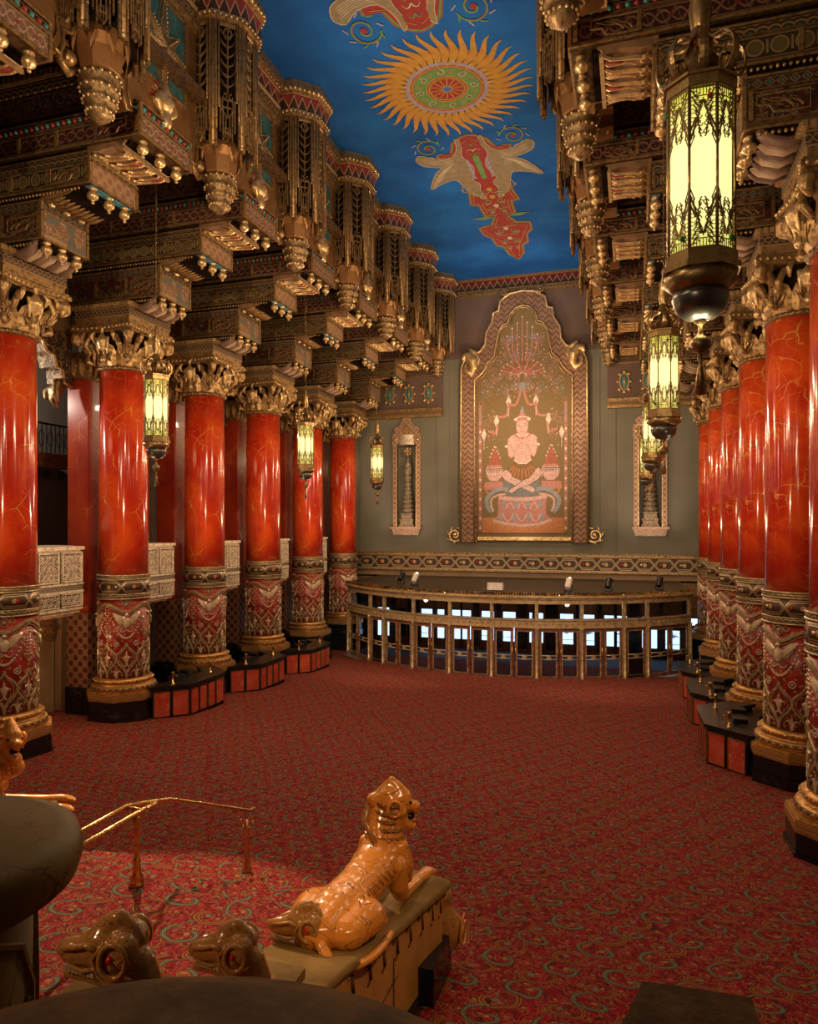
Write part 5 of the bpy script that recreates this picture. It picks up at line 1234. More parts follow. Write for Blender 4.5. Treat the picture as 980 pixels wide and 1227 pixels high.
# ================================================================ LANTERNS
def make_lantern():
    r = empty('lantern')        # origin at centre of the glass body
    n = 8; RB = .325; H = .78
    oc = lambda R_: [(R_*cos(pi/8+i*pi/4), R_*sin(pi/8+i*pi/4)) for i in range(8)]
    MB().prism(oc(RB-.03), -H, H).build('glass', LANT, r)
    fr_ = MB().prism(oc(RB+.02), H, H+.1).prism(oc(RB+.05), H+.1, H+.13).prism(oc(RB+.03), -H-.1, -H).prism(oc(RB+.06), -H-.16, -H-.1)
    for p in oc(RB): fr_.tube([(p[0], p[1], -H-.02), (p[0], p[1], H+.02)], .014, 5)
    fr_.build('frame', BRASSD, r)
    side = 2*RB*sin(pi/8)*.93; ap = RB*cos(pi/8)
    m = MB(); G = lambda u, v, h: (ap+h*.5, u, v)
    for s2 in (1, -1):
        V = lambda z: s2*(H-z)
        def rb(pts, w_=.012): m.ribbon([(u, V(z)) for u, z in pts], w_*1.25, .012, G)
        for s in (-1, 1):
            hw = side/2
            rb([(s*hw, .42), (s*(hw-.03), .36), (s*(hw-.05), .30)] , .016)
            for j in range(6):
                z = .03+j*.075; w = hw*(1-j*.13)
                rb(bez((s*w, z), (s*w*.5, z+.05), (s*w*.9, z+.07), (s*w*.3, z+.09), 5)); rb(spiral(s*w*.55, z+.035, .03, .008, 0, 360, 7), .01)
            rb([(s*hw, .52), (s*(hw-.03), .42), (s*(hw-.07), .3), (s*(hw-.10), .14), (s*.01, .1)][:4], .014)
            rb([(s*hw*.98, .0), (s*hw*.98, .5)], .012)
        # scalloped pendant point towards the middle of each pane, sitting on the corners
        for q in range(9): rb([(-side/2+q*side/8, 0), (-side/2+q*side/8, .1-.04*abs(q-4)/4)], .008)
        rb([(-side/2, .1), (side/2, .1)], .01); rb([(-side/2, .015), (side/2, .015)], .02)
    for s in (-1, 1): m.ribbon([(s*side*.53, -H), (s*side*.53, H)], .014, .012, G)
    for s2 in (1, -1):
        for s in (-1, 1):   # filigree lobes along the corner posts
            P_ = [(s*side/2, s2*(H-.58)), (s*(side/2-.03), s2*(H-.50)), (s*(side/2-.035), s2*(H-.42)), (s*(side/2-.07), s2*(H-.36)), (s*(side/2-.075), s2*(H-.27)), (s*(side/2-.105), s2*(H-.2)), (s*.0, s2*(H-.12))]
            m.ribbon(P_, .012, .012, G)
            for j in range(5):
                z = s2*(H-.16-j*.08); u = s*(side/2-.02); m.ribbon(arc(u, z, .022, 0, 360, 6)[:-1], .009, .012, G, None, True); 
                if j < 3: m.ribbon(arc(u-s*.045, z, .02, 0, 360, 6)[:-1], .009, .012, G, None, True)
    o0 = m.build('filigree_panel', BRASSD, r); o0.rotation_euler.z = 0
    for k in range(1, 8): inst(o0, (0, 0, 0), k*pi/4, r)
    for k in range(8):
        a = k*pi/4+.18; MB().ball(((ap+.02)*cos(a), (ap+.02)*sin(a), (-1)**k*(H-.12)), .028, 8, REDGEM if k % 3 == 0 else GREENGEM, 1, 5).build('gem', None, r)
    MB().lathe([(.35, -H-.16), (.33, -H-.2), (.36, -H-.24), (.28, -H-.3), (.25, -H-.34)], 24).build('bottom_moulding', BRASSD, r)
    MB().lathe([(.26, -H-.34), (.27, -H-.40), (.24, -H-.5), (.16, -H-.58), (.05, -H-.61)], 24).build('bowl', m_plain('dark_pewter', (.20, .19, .17), .3, .8), r)
    MB().lathe([(.05, -H-.6), (.06, -H-.63), (.02, -H-.66), (.02, -H-.74), (.09, -H-.8), (.10, -H-.85), (.08, -H-.9), (.02, -H-.94), (.03, -H-1.0), (.015, -H-1.04), (.03, -H-1.1), (.06, -H-1.34), (.001, -H-1.36)], 14).build('tassel_finial', BRASSD, r)
    # crown of curling straps
    m = MB(); m.lathe([(.3, H+.13), (.22, H+.2), (.2, H+.36), (.08, H+.5)], 8, (0, 0, 0), BRONZE, False, pi/8)
    o = m.build('crown_core', BRONZE, r)
    sp = smooth_path([(.06, 0, H+.9), (.07, 0, H+.72), (.16, 0, H+.56), (.30, 0, H+.54), (.40, 0, H+.42), (.40, 0, H+.26), (.32, 0, H+.16), (.25, 0, H+.22), (.27, 0, H+.32), (.33, 0, H+.30)], 3)
    st = MB().ribbon([(p[0], p[2]) for p in sp], .022, .04, lambda u, v, h: (u, h, v)).ribbon([(p[0], p[2]) for p in sp], .022, -.04, lambda u, v, h: (u, h, v)).blob([(.24, H+.12), (.32, H+.2), (.30, H+.36), (.2, H+.2)], .03, lambda u, v, h: (u, h, v)).build('crown_strap', BRASSD, r)
    for k in range(1, 8): inst(st, (0, 0, 0), k*pi/4, r)
    MB().lathe([(.06, H+.6), (.09, H+.75), (.11, H+.9), (.08, H+1.1), (.1, H+1.16), (.03, H+1.3), (.06, H+1.42), (.02, H+1.5)], 12).build('stem', BRASSD, r)
    return r
L0 = make_lantern(); nl = 0
def chain(par, z0, z1):
    m = MB(); z = z0; k = 0
    while z < z1:
        p = [(.022*cos(q*pi/3), 0, z+.04*sin(q*pi/3)) for q in range(6)]
        if k % 2: p = [(0, a, c_) for a, _, c_ in p]
        m.tube(p, .006, 4, None, True); z += .068; k += 1
    m.build('chain', BRASSD, par, kind='stuff')
chain(L0, 2.28, 7.78)
LY = [(1, 7.6, 'largest lantern hanging at upper right, nearest the camera'), (1, 16.1, 'second lantern on the right side, beside the column capitals'), (1, 25.4, 'third lantern on the right, overlapping the right niche'), (1, 34.4, 'small farthest lantern on the right, in front of the right niche'),
      (-1, 16.6, 'lantern hanging beside the second left column capital'), (-1, 26.0, 'lantern hanging in front of the fifth left column'), (-1, 34.4, 'small farthest lantern on the left, beside the left niche')]
for s, y, lb in LY:
    o = L0 if nl == 0 else copy_tree(L0); nl += 1
    x = .65 if s > 0 else -12.53
    o.location = (x, y, EYE+3.23+(.2 if y < 8 else 0)); tag(o, 'yellow glass and brass ' + lb, 'lantern', 'hanging lanterns')
    lamp('POINT', (x, y, EYE+1.9), 40, (1, .86, .45), .1)

# ================================================================ ENTRANCE SCREEN
CYC = 42.0; RA = 10.8; ZB = -.66
angs = [-51.5, -37.5, -31.2, -20.8, -10.4, 0, 10.4, 20.8, 31.2, 37.5, 51.5]
def ap_(a, r=RA): return (HC+r*sin(R(a)), CYC-r*cos(R(a)))
def arcband(mb, r0, r1, z0, z1, mat=None, n=60, a0=-51.5, a1=51.5):
    A = [a0+(a1-a0)*i/n for i in range(n+1)]; vs = []
    for a in A:
        for r in (r0, r1):
            for z in (z0, z1): vs.append((*ap_(a, r), z))
    fs = []
    for i in range(n):
        b = i*4; c_ = b+4; fs += [(b, c_, c_+1, b+1), (b+2, b+3, c_+3, c_+2), (b+1, c_+1, c_+3, b+3), (b, b+2, c_+2, c_)]
    fs += [(0, 1, 3, 2), (n*4, n*4+2, n*4+3, n*4+1)]
    return mb.add(vs, fs, mat)
es = empty('entrance_screen'); tag(es, 'curved brass screen framing glass doors across the far end of the hall', 'screen')
m = MB(); arcband(m, RA-.1, RA+.35, -1.0, ZB-.0); m.build('stone_sill', m_plain('grey_sill', (.25, .23, .2), .3, .3), es)
m = MB(); arcband(m, RA-.12, RA+.1, 1.72, 2.0); arcband(m, RA-.14, RA+.16, 2.0, 2.06); arcband(m, RA-.14, RA+.13, 1.66, 1.72)
m.build('transom_beam', SCRB, es)
m = MB(); 
for i in range(70): p = ap_(-51+i*1.478, RA+.12); m.ball((p[0], p[1], 1.86), .035, 5, None, 1, 3)
m.build('transom_studs', BRASS, es)
m = MB(); arcband(m, RA-.15, RA+.12, 2.72, 3.0); arcband(m, RA-.15, RA+.3, 3.0, 3.08); arcband(m, RA-.15, RA+.2, 2.92, 3.0); m.build('cornice', SCRB, es)
m = MB()
for i in range(172):
    a = -51.3+i*.6; p, q = ap_(a-.14, RA+.22), ap_(a+.14, RA+.22); p2, q2 = ap_(a-.14, RA+.14), ap_(a+.14, RA+.14)
    m.add([(*p, 3.08), (*q, 3.08), (*q2, 3.08), (*p2, 3.08), (*p, 3.24), (*q, 3.24), (*q2, 3.24), (*p2, 3.24)], [(0, 1, 5, 4), (1, 2, 6, 5), (2, 3, 7, 6), (3, 0, 4, 7), (4, 5, 6, 7)])
m.build('cresting', BRASS, es)
for a in angs:
    p = ap_(a, RA+.02); c_ = MB().box(-.07, .07, -.07, .07, ZB, 2.75).lathe([(.09, ZB), (.09, ZB+.2), (.06, ZB+.24), (.055, 1.6), (.08, 1.66)], 10, (0, -.1, 0)).build('post', SCRB, es); c_.location = (p[0], p[1], 0); c_.rotation_euler.z = R(a)
dn = 0
def door_leaf(par, a0, a1, solid=False):
    (x0, y0), (x1, y1) = ap_(a0), ap_(a1); L_ = sqrt((x1-x0)**2+(y1-y0)**2)
    d = empty('door_leaf', (x0, y0, 0), atan2(y1-y0, x1-x0), par)
    g = .11
    MB().box(.01, g, -.03, .03, ZB+.02, 1.66).box(L_-g, L_-.01, -.03, .03, ZB+.02, 1.66).box(g, L_-g, -.03, .03, 1.5, 1.66).box(g, L_-g, -.03, .03, ZB+.02, ZB+.2).build('leaf_frame', WALNUT, d)
    MB().box(g, L_-g, -.008, .008, ZB+.2, 1.5).build('pane', GLASS, d)
    m = MB(); m.ribbon([(g, ZB+.2), (L_-g, ZB+.2), (L_-g, 1.5), (g, 1.5)], .05, .035, lambda u, v, h: (u, -.02-h, v), None, True)
    m.tube([(g-.04, -.08, .46), (L_-g+.04, -.08, .46)], .024, 6).tube([(g-.04, -.08, .30), (L_-g+.04, -.08, .30)], .024, 6); m.box(L_/2-.1, L_/2+.1, -.1, -.06, .27, .45)
    m.build('brass_bars', SCRB, d)
    return d, L_
for i in range(10):
    a0, a1 = angs[i]+.45, angs[i+1]-.45; (x0, y0), (x1, y1) = ap_(a0), ap_(a1); dn += 1
    dr = empty('door_%d' % dn); struct(dr)
    if i in (1, 8):
        d, L_ = door_leaf(dr, a0, a1); MB().box(.1, L_-.1, -.04, .0, ZB+.1, .25).build('black_panel', BLACK, d)
    else:
        am = (a0+a1)/2
        for k, (u, v) in enumerate(((a0, am-.1), (am+.1, a1))):
            d, L_ = door_leaf(dr, u, v); hx = (L_-.05) if k == 0 else .05
            MB().tube([(hx, -.03, .2), (hx, -.1, .25), (hx, -.1, .75), (hx, -.03, .8)], .02, 6).tube([(hx, -.03, -.2), (hx, -.1, -.15), (hx, -.1, .1), (hx, -.03, .15)], .015, 6).build('handle', BRASS, d)
    t = empty('transom_light', (x0, y0, 0), atan2(y1-y0, x1-x0), dr); L_ = sqrt((x1-x0)**2+(y1-y0)**2)
    MB().box(0, L_, -.01, .01, 2.06, 2.72).build('pane', GLASS, t)
# lobby roof, floor, inside walls
n = 40; A = [ap_(-51.5+103*i/n, RA-.1) for i in range(n+1)]
MB().prism(A+[(HC+8.4, WY), (HC-8.4, WY)], 3.1, 3.2).build('lobby_roof', BLACK, es)
struct(MB().prism([(x, y) for x, y in [ap_(-51.5+103*i/n, RA-.2) for i in range(n+1)]]+[(HC+8.4, WY), (HC-8.4, WY)], -.8, -.745).build('trim_2', m_plain('lobby_dark_carpet', (.025, .022, .05), .7)))
st_ = empty('street_doors', (0, 39.0, 0)); struct(st_)
MB().box(-21, 8, 0, .1, 2.3, 3.2).box(-21, 8, 0, .1, -1.2, -.62).build('door_head', BRONZE, st_)
MB().box(-21, 8, .5, .6, -1.2, 3.2).build('night_backing', DARK, st_)
def street(x, w_, kind):
    d = empty('street_door', (x, 0, 0), 0, st_)
    MB().box(-.06, .03, -.03, .05, -.7, 2.3).box(w_-.03, w_+.06, -.03, .05, -.7, 2.3).box(0, w_, -.03, .05, .74, 1.05).box(0, w_, -.03, .05, -.7, -.22).box(0, w_, -.03, .05, 1.4, 2.3).build('leaf_frame', WALNUT, d)
    if kind:
        MB().box(.06, w_-.06, .0, .02, -.22, .74).box(.06, w_-.06, 0, .02, 1.05, 1.4).build('pane', BLUEPANE, d)
        if kind == 2:
            m = MB(); g = lambda u, v, h: (w_/2+u, -.02-h, .44+v)
            for s in (-1, 1): m.ribbon(bez((0, -.06), (s*.1, -.1), (s*.12, .1), (s*.27, -.04), 6), .05, .01, g); m.ribbon(spiral(s*.1, .04, .07, .02, 0, 360, 8), .03, .01, g)
            m.disc((0, .02), .06, .01, g); m.ribbon([(0, .1), (0, .2)], .05, .01, g); m.build('emblem', BLACK, d)
            MB().box(.06, w_-.06, -.01, 0, .0, .03).build('white_line', PW, d)
for x, w_, k in ((-14.2, .8, 1), (-13.0, .6, 0), (-11.55, .75, 2), (-10.6, .5, 1), (-9.75, .6, 1), (-9.15, .6, 1), (-8.05, .8, 2), (-6.85, .8, 2), (-5.4, .25, 1), (-4.9, .35, 1), (-3.75, .8, 2), (-2.65, .8, 2), (-1.45, .6, 1), (-.8, .6, 2), (.45, .85, 1), (1.6, .8, 2), (2.7, .6, 2)): street(x, w_, k)
# point lamps inside the entrance lobby
lamp('POINT', (HC-4, 34.5, 2.4), 30, WARM, .1); lamp('POINT', (HC+3, 34.5, 2.4), 30, WARM, .1)
for x, y in ((HC-6.1, 35), (HC-2.5, 32.6), (HC+2.8, 32.6), (HC+5.6, 34)):
    o = MB().ball((0, 0, 0), .07, 8).build('ceiling_bulb', BULB); o.location = (x, y, 2.95); tag(o, 'small lit downlight inside the entrance lobby, %s' % {HC-6.1: 'far left', HC-2.5: 'left of centre', HC+2.8: 'right of centre', HC+5.6: 'far right'}[x], 'light', 'lobby downlights')
# stage lights on the lobby roof
for (x, y), lb, col in zip(((-11.2, 34.3), (-10.2, 33.4), (-5.9, 31.9), (-2.7, 32.2), (-1.0, 33.0), (1.2, 34.4)), ('black spotlight at the left end of the lobby roof', 'small white lit spotlight with raised head on the lobby roof', 'square white box lamp at the middle of the lobby roof', 'white lit spotlight right of centre on the lobby roof', 'pair of small black spotlights right of centre on the lobby roof', 'black spotlight at the right end of the lobby roof'), (BLACK, PW, PBL, PW, BLACK, BLACK)):
    r = empty('spotlight', (x, y, 3.2)); tag(r, lb, 'spotlight', 'stage lights on the lobby roof')
    MB().box(-.18, .18, -.12, .12, 0, .06).tube([(-.16, 0, .05), (-.18, 0, .32)], .02).tube([(.16, 0, .05), (.18, 0, .32)], .02).build('yoke', BLACK, r)
    if col is PBL: MB().prism([(-.22, .05), (.2, .05), (.24, .35), (-.18, .38)], -.35, .35, 'x').build('lamp_box', PW, r)
    else:
        MB().lathe([(.11, -.2), (.13, -.1), (.14, .2), (.16, .26)], 12).build('lamp_can', col, r, (0, 0, .34)).rotation_euler = (-.7, .2, 0)
    if 'lit' in lb: o = MB().ball((0, 0, 0), .08, 8).build('lens', BULB, r, (.05, .18, .56))
# far-left/-right end columns bases

# ================================================================ STAIR AND FOREGROUND
SX0, SX1 = -8.75, -3.15
m = MB(); zt = 1.55
m.box(SX0, SX1, -3, 7.7, -.5, zt)
tr = tag(m.build('landing', FLOORM), 'bright paisley carpeted stair landing at lower left', 'landing')
ls = empty('lower_stair'); tag(ls, 'paisley carpeted lower stair flight running down to the hall floor past the handrail', 'stairs')
for i in range(7):
    z1 = zt-.155*(i+1); y0 = 7.7+.375*i; MB().box(SX0, SX1+.1+.03*i, y0, y0+.375, -.4, z1).build('step', FLOORM, ls)
# brass handrail in mid stair
hr = empty('handrail', (-6.05, 0, 0)); tag(hr, 'polished brass double handrail on turned posts in the middle of the stair', 'handrail')
def rail(pts): return MB().tube(pts, .028, 10)
rail([(-.14, 5.3, 2.55), (-.14, 7.6, 2.55), (-.1, 7.85, 2.5), (0, 8.0, 2.48), (.0, 8.3, 2.40), (0, 10.45, 1.42), (0, 10.6, 1.4)]).build('rail', BRASS, hr)
rail([(.14, 5.3, 2.55), (.14, 7.6, 2.55), (.1, 7.85, 2.5), (0, 8.0, 2.47)]).build('rail', BRASS, hr)
MB().tube([(-.14, 7.6, 2.53), (.14, 7.6, 2.53)], .025).build('cross_bar', BRASS, hr)
prof = [(.10, 0), (.10, .03), (.07, .06), (.09, .1), (.05, .14), (.06, .2), (.045, .24), (.055, .3), (.035, .34), (.032, .36), (.032, .66), (.045, .68), (.03, .72), (.05, .76), (.05, .82), (.02, .85), (.02, .93)]
for y, z, h in ((7.62, zt, 1.0), (10.35, fz(10.35), .92)):
    p = MB().lathe([(a, b*h/.95) for a, b in prof], 14, (0, y, z)).build('post', BRASS, hr)
    MB().tube([(0, y, z+.8*h), (-.07, y, z+.86*h), (-.12, y, z+.92*h), (-.1 if h < 1 else -.14, y, z+.98*h)], .015).tube([(0, y, z+.8*h), (.07, y, z+.86*h), (.12, y, z+.92*h), (.1 if h < 1 else .14, y, z+.98*h)], .015).build('bracket', BRASS, p)

# ---- lion newels
def lion_statue(par):
    hd = R(-62)
    def T(p):
        x, y, z = p[:3]; k = 1 if (y > .22 and z > 1.05) else min(1, max(0, (z-1.0)/.25)); c_, s_ = cos(hd*k), sin(hd*k); y -= .15; return (x*c_-y*s_, x*s_+y*c_+.15, z)+tuple(p[3:])
    ch = [
     # trunk: haunch to chest (local +y = facing, z up from ledge)
     [(0, -1.45, .30, .26), (0, -1.1, .40, .30), (0, -.6, .48, .29), (0, -.15, .62, .30), (0, .05, .80, .27)],
     # neck and upright head dress
     [(0, .05, .85, .25), (0, .12, 1.08, .20), (0, .16, 1.32, .185), (0, .17, 1.5, .17)],
     [(0, -.06, .8, .16), (0, -.02, 1.1, .15), (0, .04, 1.4, .14), (0, .08, 1.64, .10), (0, .16, 1.84, .04)],
     [(0, .16, 1.84, .04), (0, .24, 1.7, .09), (0, .30, 1.55, .14)], [(0, -.02, 1.5, .13), (0, .12, 1.6, .14), (0, .2, 1.5, .15)], [(.11, .12, 1.2, .09), (.12, .12, 1.0, .1)], [(-.11, .12, 1.2, .09), (-.12, .12, 1.0, .1)],
     # haunches
     [(.24, -1.35, .28, .22), (.28, -1.05, .34, .25), (.27, -.72, .22, .14), (.27, -.9, .07, .09), (.28, -.55, .06, .08)],
     [(-.24, -1.35, .28, .22), (-.28, -1.05, .34, .25), (-.27, -.72, .22, .14), (-.27, -.9, .07, .09), (-.28, -.55, .06, .08)],
     # forelegs stretched on the ledge
     [(.2, -.05, .6, .17), (.24, .0, .3, .13), (.24, .1, .13, .11), (.23, .75, .10, .085), (.23, 1.02, .09, .10), (.23, 1.13, .07, .085)],
     [(-.2, -.05, .6, .17), (-.24, .0, .3, .13), (-.24, .1, .13, .11), (-.23, .75, .10, .085), (-.23, 1.02, .09, .10), (-.23, 1.13, .07, .085)],
     # face: brow, cheeks, snout, lower jaw
     [(0, .26, 1.47, .15), (0, .38, 1.43, .11), (0, .46, 1.41, .095), (0, .475, 1.36, .075)], [(0, .25, 1.26, .15), (0, .36, 1.14, .09), (0, .45, 1.10, .065)],
     [(.09, .37, 1.5, .05)], [(-.09, .37, 1.5, .05)], [(.12, .28, 1.35, .09)], [(-.12, .28, 1.35, .09)],
     [(0, .2, 1.12, .15), (0, .2, 1.0, .2), (0, .25, .85, .2)],
     # wing-like mane panels on the shoulders
     [(.24, .05, .88, .09), (.30, .1, .6, .09), (.30, .16, .35, .06)], [(-.24, .05, .88, .09), (-.30, .1, .6, .09), (-.30, .16, .35, .06)]]
    for s in (-1, 1):
        for k in range(3): ch.append([(s*(.17+k*.06), 1.08+.02*k, .07, .045), (s*(.17+k*.06), 1.2, .055, .04)])
    ch = [[T(p) for p in c_] for c_ in ch]
    b = sculpt('body', ch, .026, LIONM, par, 3)
    for s in (-1, 1):
        m = MB().tube([T((s*.205, .2+.085*cos(a), 1.42+.12*sin(a))) for a in [2*pi*i/12 for i in range(12)]], .026, 6, None, True).blob([(s*1+0, 0)]*0 or [(.07*cos(a), .09*sin(a)) for a in [2*pi*i/8 for i in range(8)]], .01, lambda u, v, h: T((s*.175, .2+u, 1.42+v)), BEASTM)
        m.build('ear', LIONM, b)
        MB().ball(T((s*.105, .40, 1.50)), .028, 8).build('eye', BLACK, b)
    MB().ball(T((0, .41, 1.255)), .07, 10, None, .9).build('open_mouth', BLACK, b)  # black ball standing in for the dark mouth cavity
    MB().tube([T((0, .40, 1.20)), T((0, .47, 1.20)), T((0, .50, 1.17))], [.03, .035, .02]).build('tongue', LIONM, b)
    m = MB()
    for k in range(5):     # scored bands of the headdress
        for q in range(2):
            z = .98+k*.12+q*.03; rr = .25-.008*k
            m.tube([T((rr*sin(a), .09+.02*k-rr*cos(a)*.95+.0, z+.012*sin(a*22))) for a in [-2.0+4.0*i/40 for i in range(41)]], .011, 4)
    m.build('headdress_bands', BEASTM, b)
    m = MB()
    for k in range(18): a = -2.6+5.2*k/17; m.ball((.24*sin(a), .1+.24*cos(a), .93-.04*cos(a)), .03, 6, None, 1, 4); m.ball((.26*sin(a), .1+.27*cos(a), .84-.05*cos(a)), .022, 5, None, 1.6, 4)
    for k in range(12): m.ball((0, .13-.03*k*0-.0+.02*(k-6)*.3, 1.2+.045*k), .026, 5, None, 1, 3)
    m.build('necklace', LIONM, b)
    MB().tube(smooth_path([(.1, -1.65, .28), (.34, -1.75, .12), (.52, -1.5, .07), (.54, -1.1, .06), (.5, -.8, .07)], 5), [.06]*10+[.05]*6+[.045]*5, 7).build('tail', LIONM, b)
    MB().tube([T(p) for p in [(0, -.2+.0, .95), (0, -.16, 1.2), (0, -.1, 1.45), (0, .0, 1.66)]], [.03, .05, .045, .02], 6).build('back_lappet', BEASTM, b)
    m = MB()
    for k in range(9): t_ = k/8; m.tube([(.285-.01*k, -1.2+.9*t_, .62+.1*t_+.02*(k % 2)), (.30, -1.15+.9*t_, .5+.1*t_)], .01, 4)
    m.build('scored_lines', BEASTM, b)
    return b
def newel(x, rz, first=None):
    r = empty('lion_newel', (x, 0, 0))
    # cap path : (x, y, z) leading edge curve down towards the hall
    cap = smooth_path([(.15, 4.6, 2.62), (.02, 5.6, 2.32), (-.02, 6.6, 1.98), (.0, 7.4, 1.78), (.08, 8.1, 1.68), (.18, 8.55, 1.66), (.24, 8.78, 1.67)], 4)
    hwid = .36
    m = MB(); n = len(cap); sec = [(-hwid-.05, -.1), (-hwid-.1, -.04), (-hwid-.05, .02), (hwid+.05, .02), (hwid+.1, -.04), (hwid+.05, -.1)]
    vs = []
    for i, p in enumerate(cap):
        q = cap[min(i+1, n-1)]; p0 = cap[max(i-1, 0)]; d = Vector((q[0]-p0[0], q[1]-p0[1], 0)).normalized(); nr = Vector((d.y, -d.x, 0))
        for a, b in sec: vs.append((p[0]+nr.x*a, p[1]+nr.y*a, p[2]+b))
    k = len(sec)
    m.add(vs, [(i*k+j, i*k+(j+1) % k, (i+1)*k+(j+1) % k, (i+1)*k+j) for i in range(n-1) for j in range(k)]+[tuple(range(k))[::-1], tuple(range((n-1)*k, n*k))], None, True)
    m.build('cap_slab', CAPM, r)
    # body under cap
    m = MB(); vs = []
    for i, p in enumerate(cap[:-2]):
        q = cap[min(i+1, n-1)]; p0 = cap[max(i-1, 0)]; d = Vector((q[0]-p0[0], q[1]-p0[1], 0)).normalized(); nr = Vector((d.y, -d.x, 0))
        for a in (-hwid, hwid): vs += [(p[0]+nr.x*a, p[1]+nr.y*a, .95 if p[1] > 8.2 else .5), (p[0]+nr.x*a, p[1]+nr.y*a, p[2]-.08)]
    nn = len(cap)-2; fs = []
    for i in range(nn-1): b = i*4; c_ = b+4; fs += [(b, c_, c_+1, b+1), (b+2, b+3, c_+3, c_+2), (b+1, c_+1, c_+3, b+3), (b, b+2, c_+2, c_)]
    fs += [(0, 1, 3, 2), ((nn-1)*4, (nn-1)*4+2, (nn-1)*4+3, (nn-1)*4+1)]
    m.add(vs, fs); bd = m.build('marble_body', TANM, r)
    MB().box(-.42, .5, 4.4, 8.15, -.2, .62).box(-.3, .62, 8.0, 8.85, -.2, .95).build('black_base', BLACKM, r)
    m = MB()  # comb shaped notches and block joints on the side facing the hall
    for j in range(9):
        i = 6+j*2; 
        if i >= nn-1: break
        p = cap[i]; m.tube([(p[0]+hwid+.005, p[1], p[2]-.16), (p[0]+hwid+.01, p[1]+.02, p[2]-.34)], .022, 5); m.tube([(p[0]+hwid+.0, p[1]+.02, p[2]-.36), (p[0]+hwid, p[1]-.05, p[2]-.38)], .015, 4); m.tube([(p[0]+hwid, p[1]-.05, p[2]-.18), (p[0]+hwid, p[1]-.1, p[2]-.14), (p[0]+hwid, p[1]-.12, p[2]-.18)], .01, 4)
    m.build('comb_notches', FOREM, bd)
    m = MB().box(hwid-.005, hwid+.005, 6.2, 8.1, 1.18, 1.19).box(hwid-.002, hwid+.008, 7.3, 7.31, .9, 1.45).box(hwid-.002, hwid+.008, 6.7, 6.71, .6, 1.18).box(hwid+.02, hwid+.03, 7.9, 7.92, .62, 1.3); m.build('joint_lines', FOREM, bd)
    sc1 = sculpt('end_scroll', [[(.40, 8.8, 1.52, .10), (.50, 8.9, 1.36, .13), (.44, 8.86, 1.18, .09)], [(.50, 8.9, 1.12, .15), (.56, 8.95, .92, .23), (.50, 8.9, .72, .15)]], .03, BEASTM, r, 3); sc1.scale = (1, 1, 1)
    m = MB(); m.ribbon(spiral(0, 0, .22, .04, 90, 640, 24), .03, .02, lambda u, v, h: (.78+h*.8-.02, 8.95+u, .93+v)); m.build('scroll_lines', LIONM, r)
    for a in (0,): pass
    li = empty('lion', (x+.16, 7.95, 1.78), R(-12)); tag(li, None)
    return r, li
nw, li = newel(-2.83, 0)
nw.name = 'newel_pedestal'; tag(nw, 'tan marble stair newel with curved cap, black base and scroll end, under the centre lion', 'pedestal', 'lion newels')
lion_statue(li); li.rotation_euler = (R(-9), 0, R(-3)); li.scale = (.95, 1.04, .74); li.location = (-2.80, 7.75, 1.78); li.name = 'lion_statue'
tag(li, 'glazed amber crouching lion statue with tall banded headdress on the lower stair newel', 'statue', 'stair lions')
nw2 = copy_tree(nw); nw2.location.x = 2*HC+2.75-.0; nw2.scale = (-1, 1, 1); tag(nw2, 'marble newel cap just showing under the lion at the left edge', 'pedestal', 'lion newels')
nw2.location.y = .55
li2 = copy_tree(li); li2.location = (2*HC+2.75-.45, 8.6, 1.70); li2.scale = (.95, 1, .78); li2.rotation_euler = (R(-6), 0, R(-50)); tag(li2, 'glazed amber lion statue cut off by the left edge, only paws and chest showing', 'statue', 'stair lions')

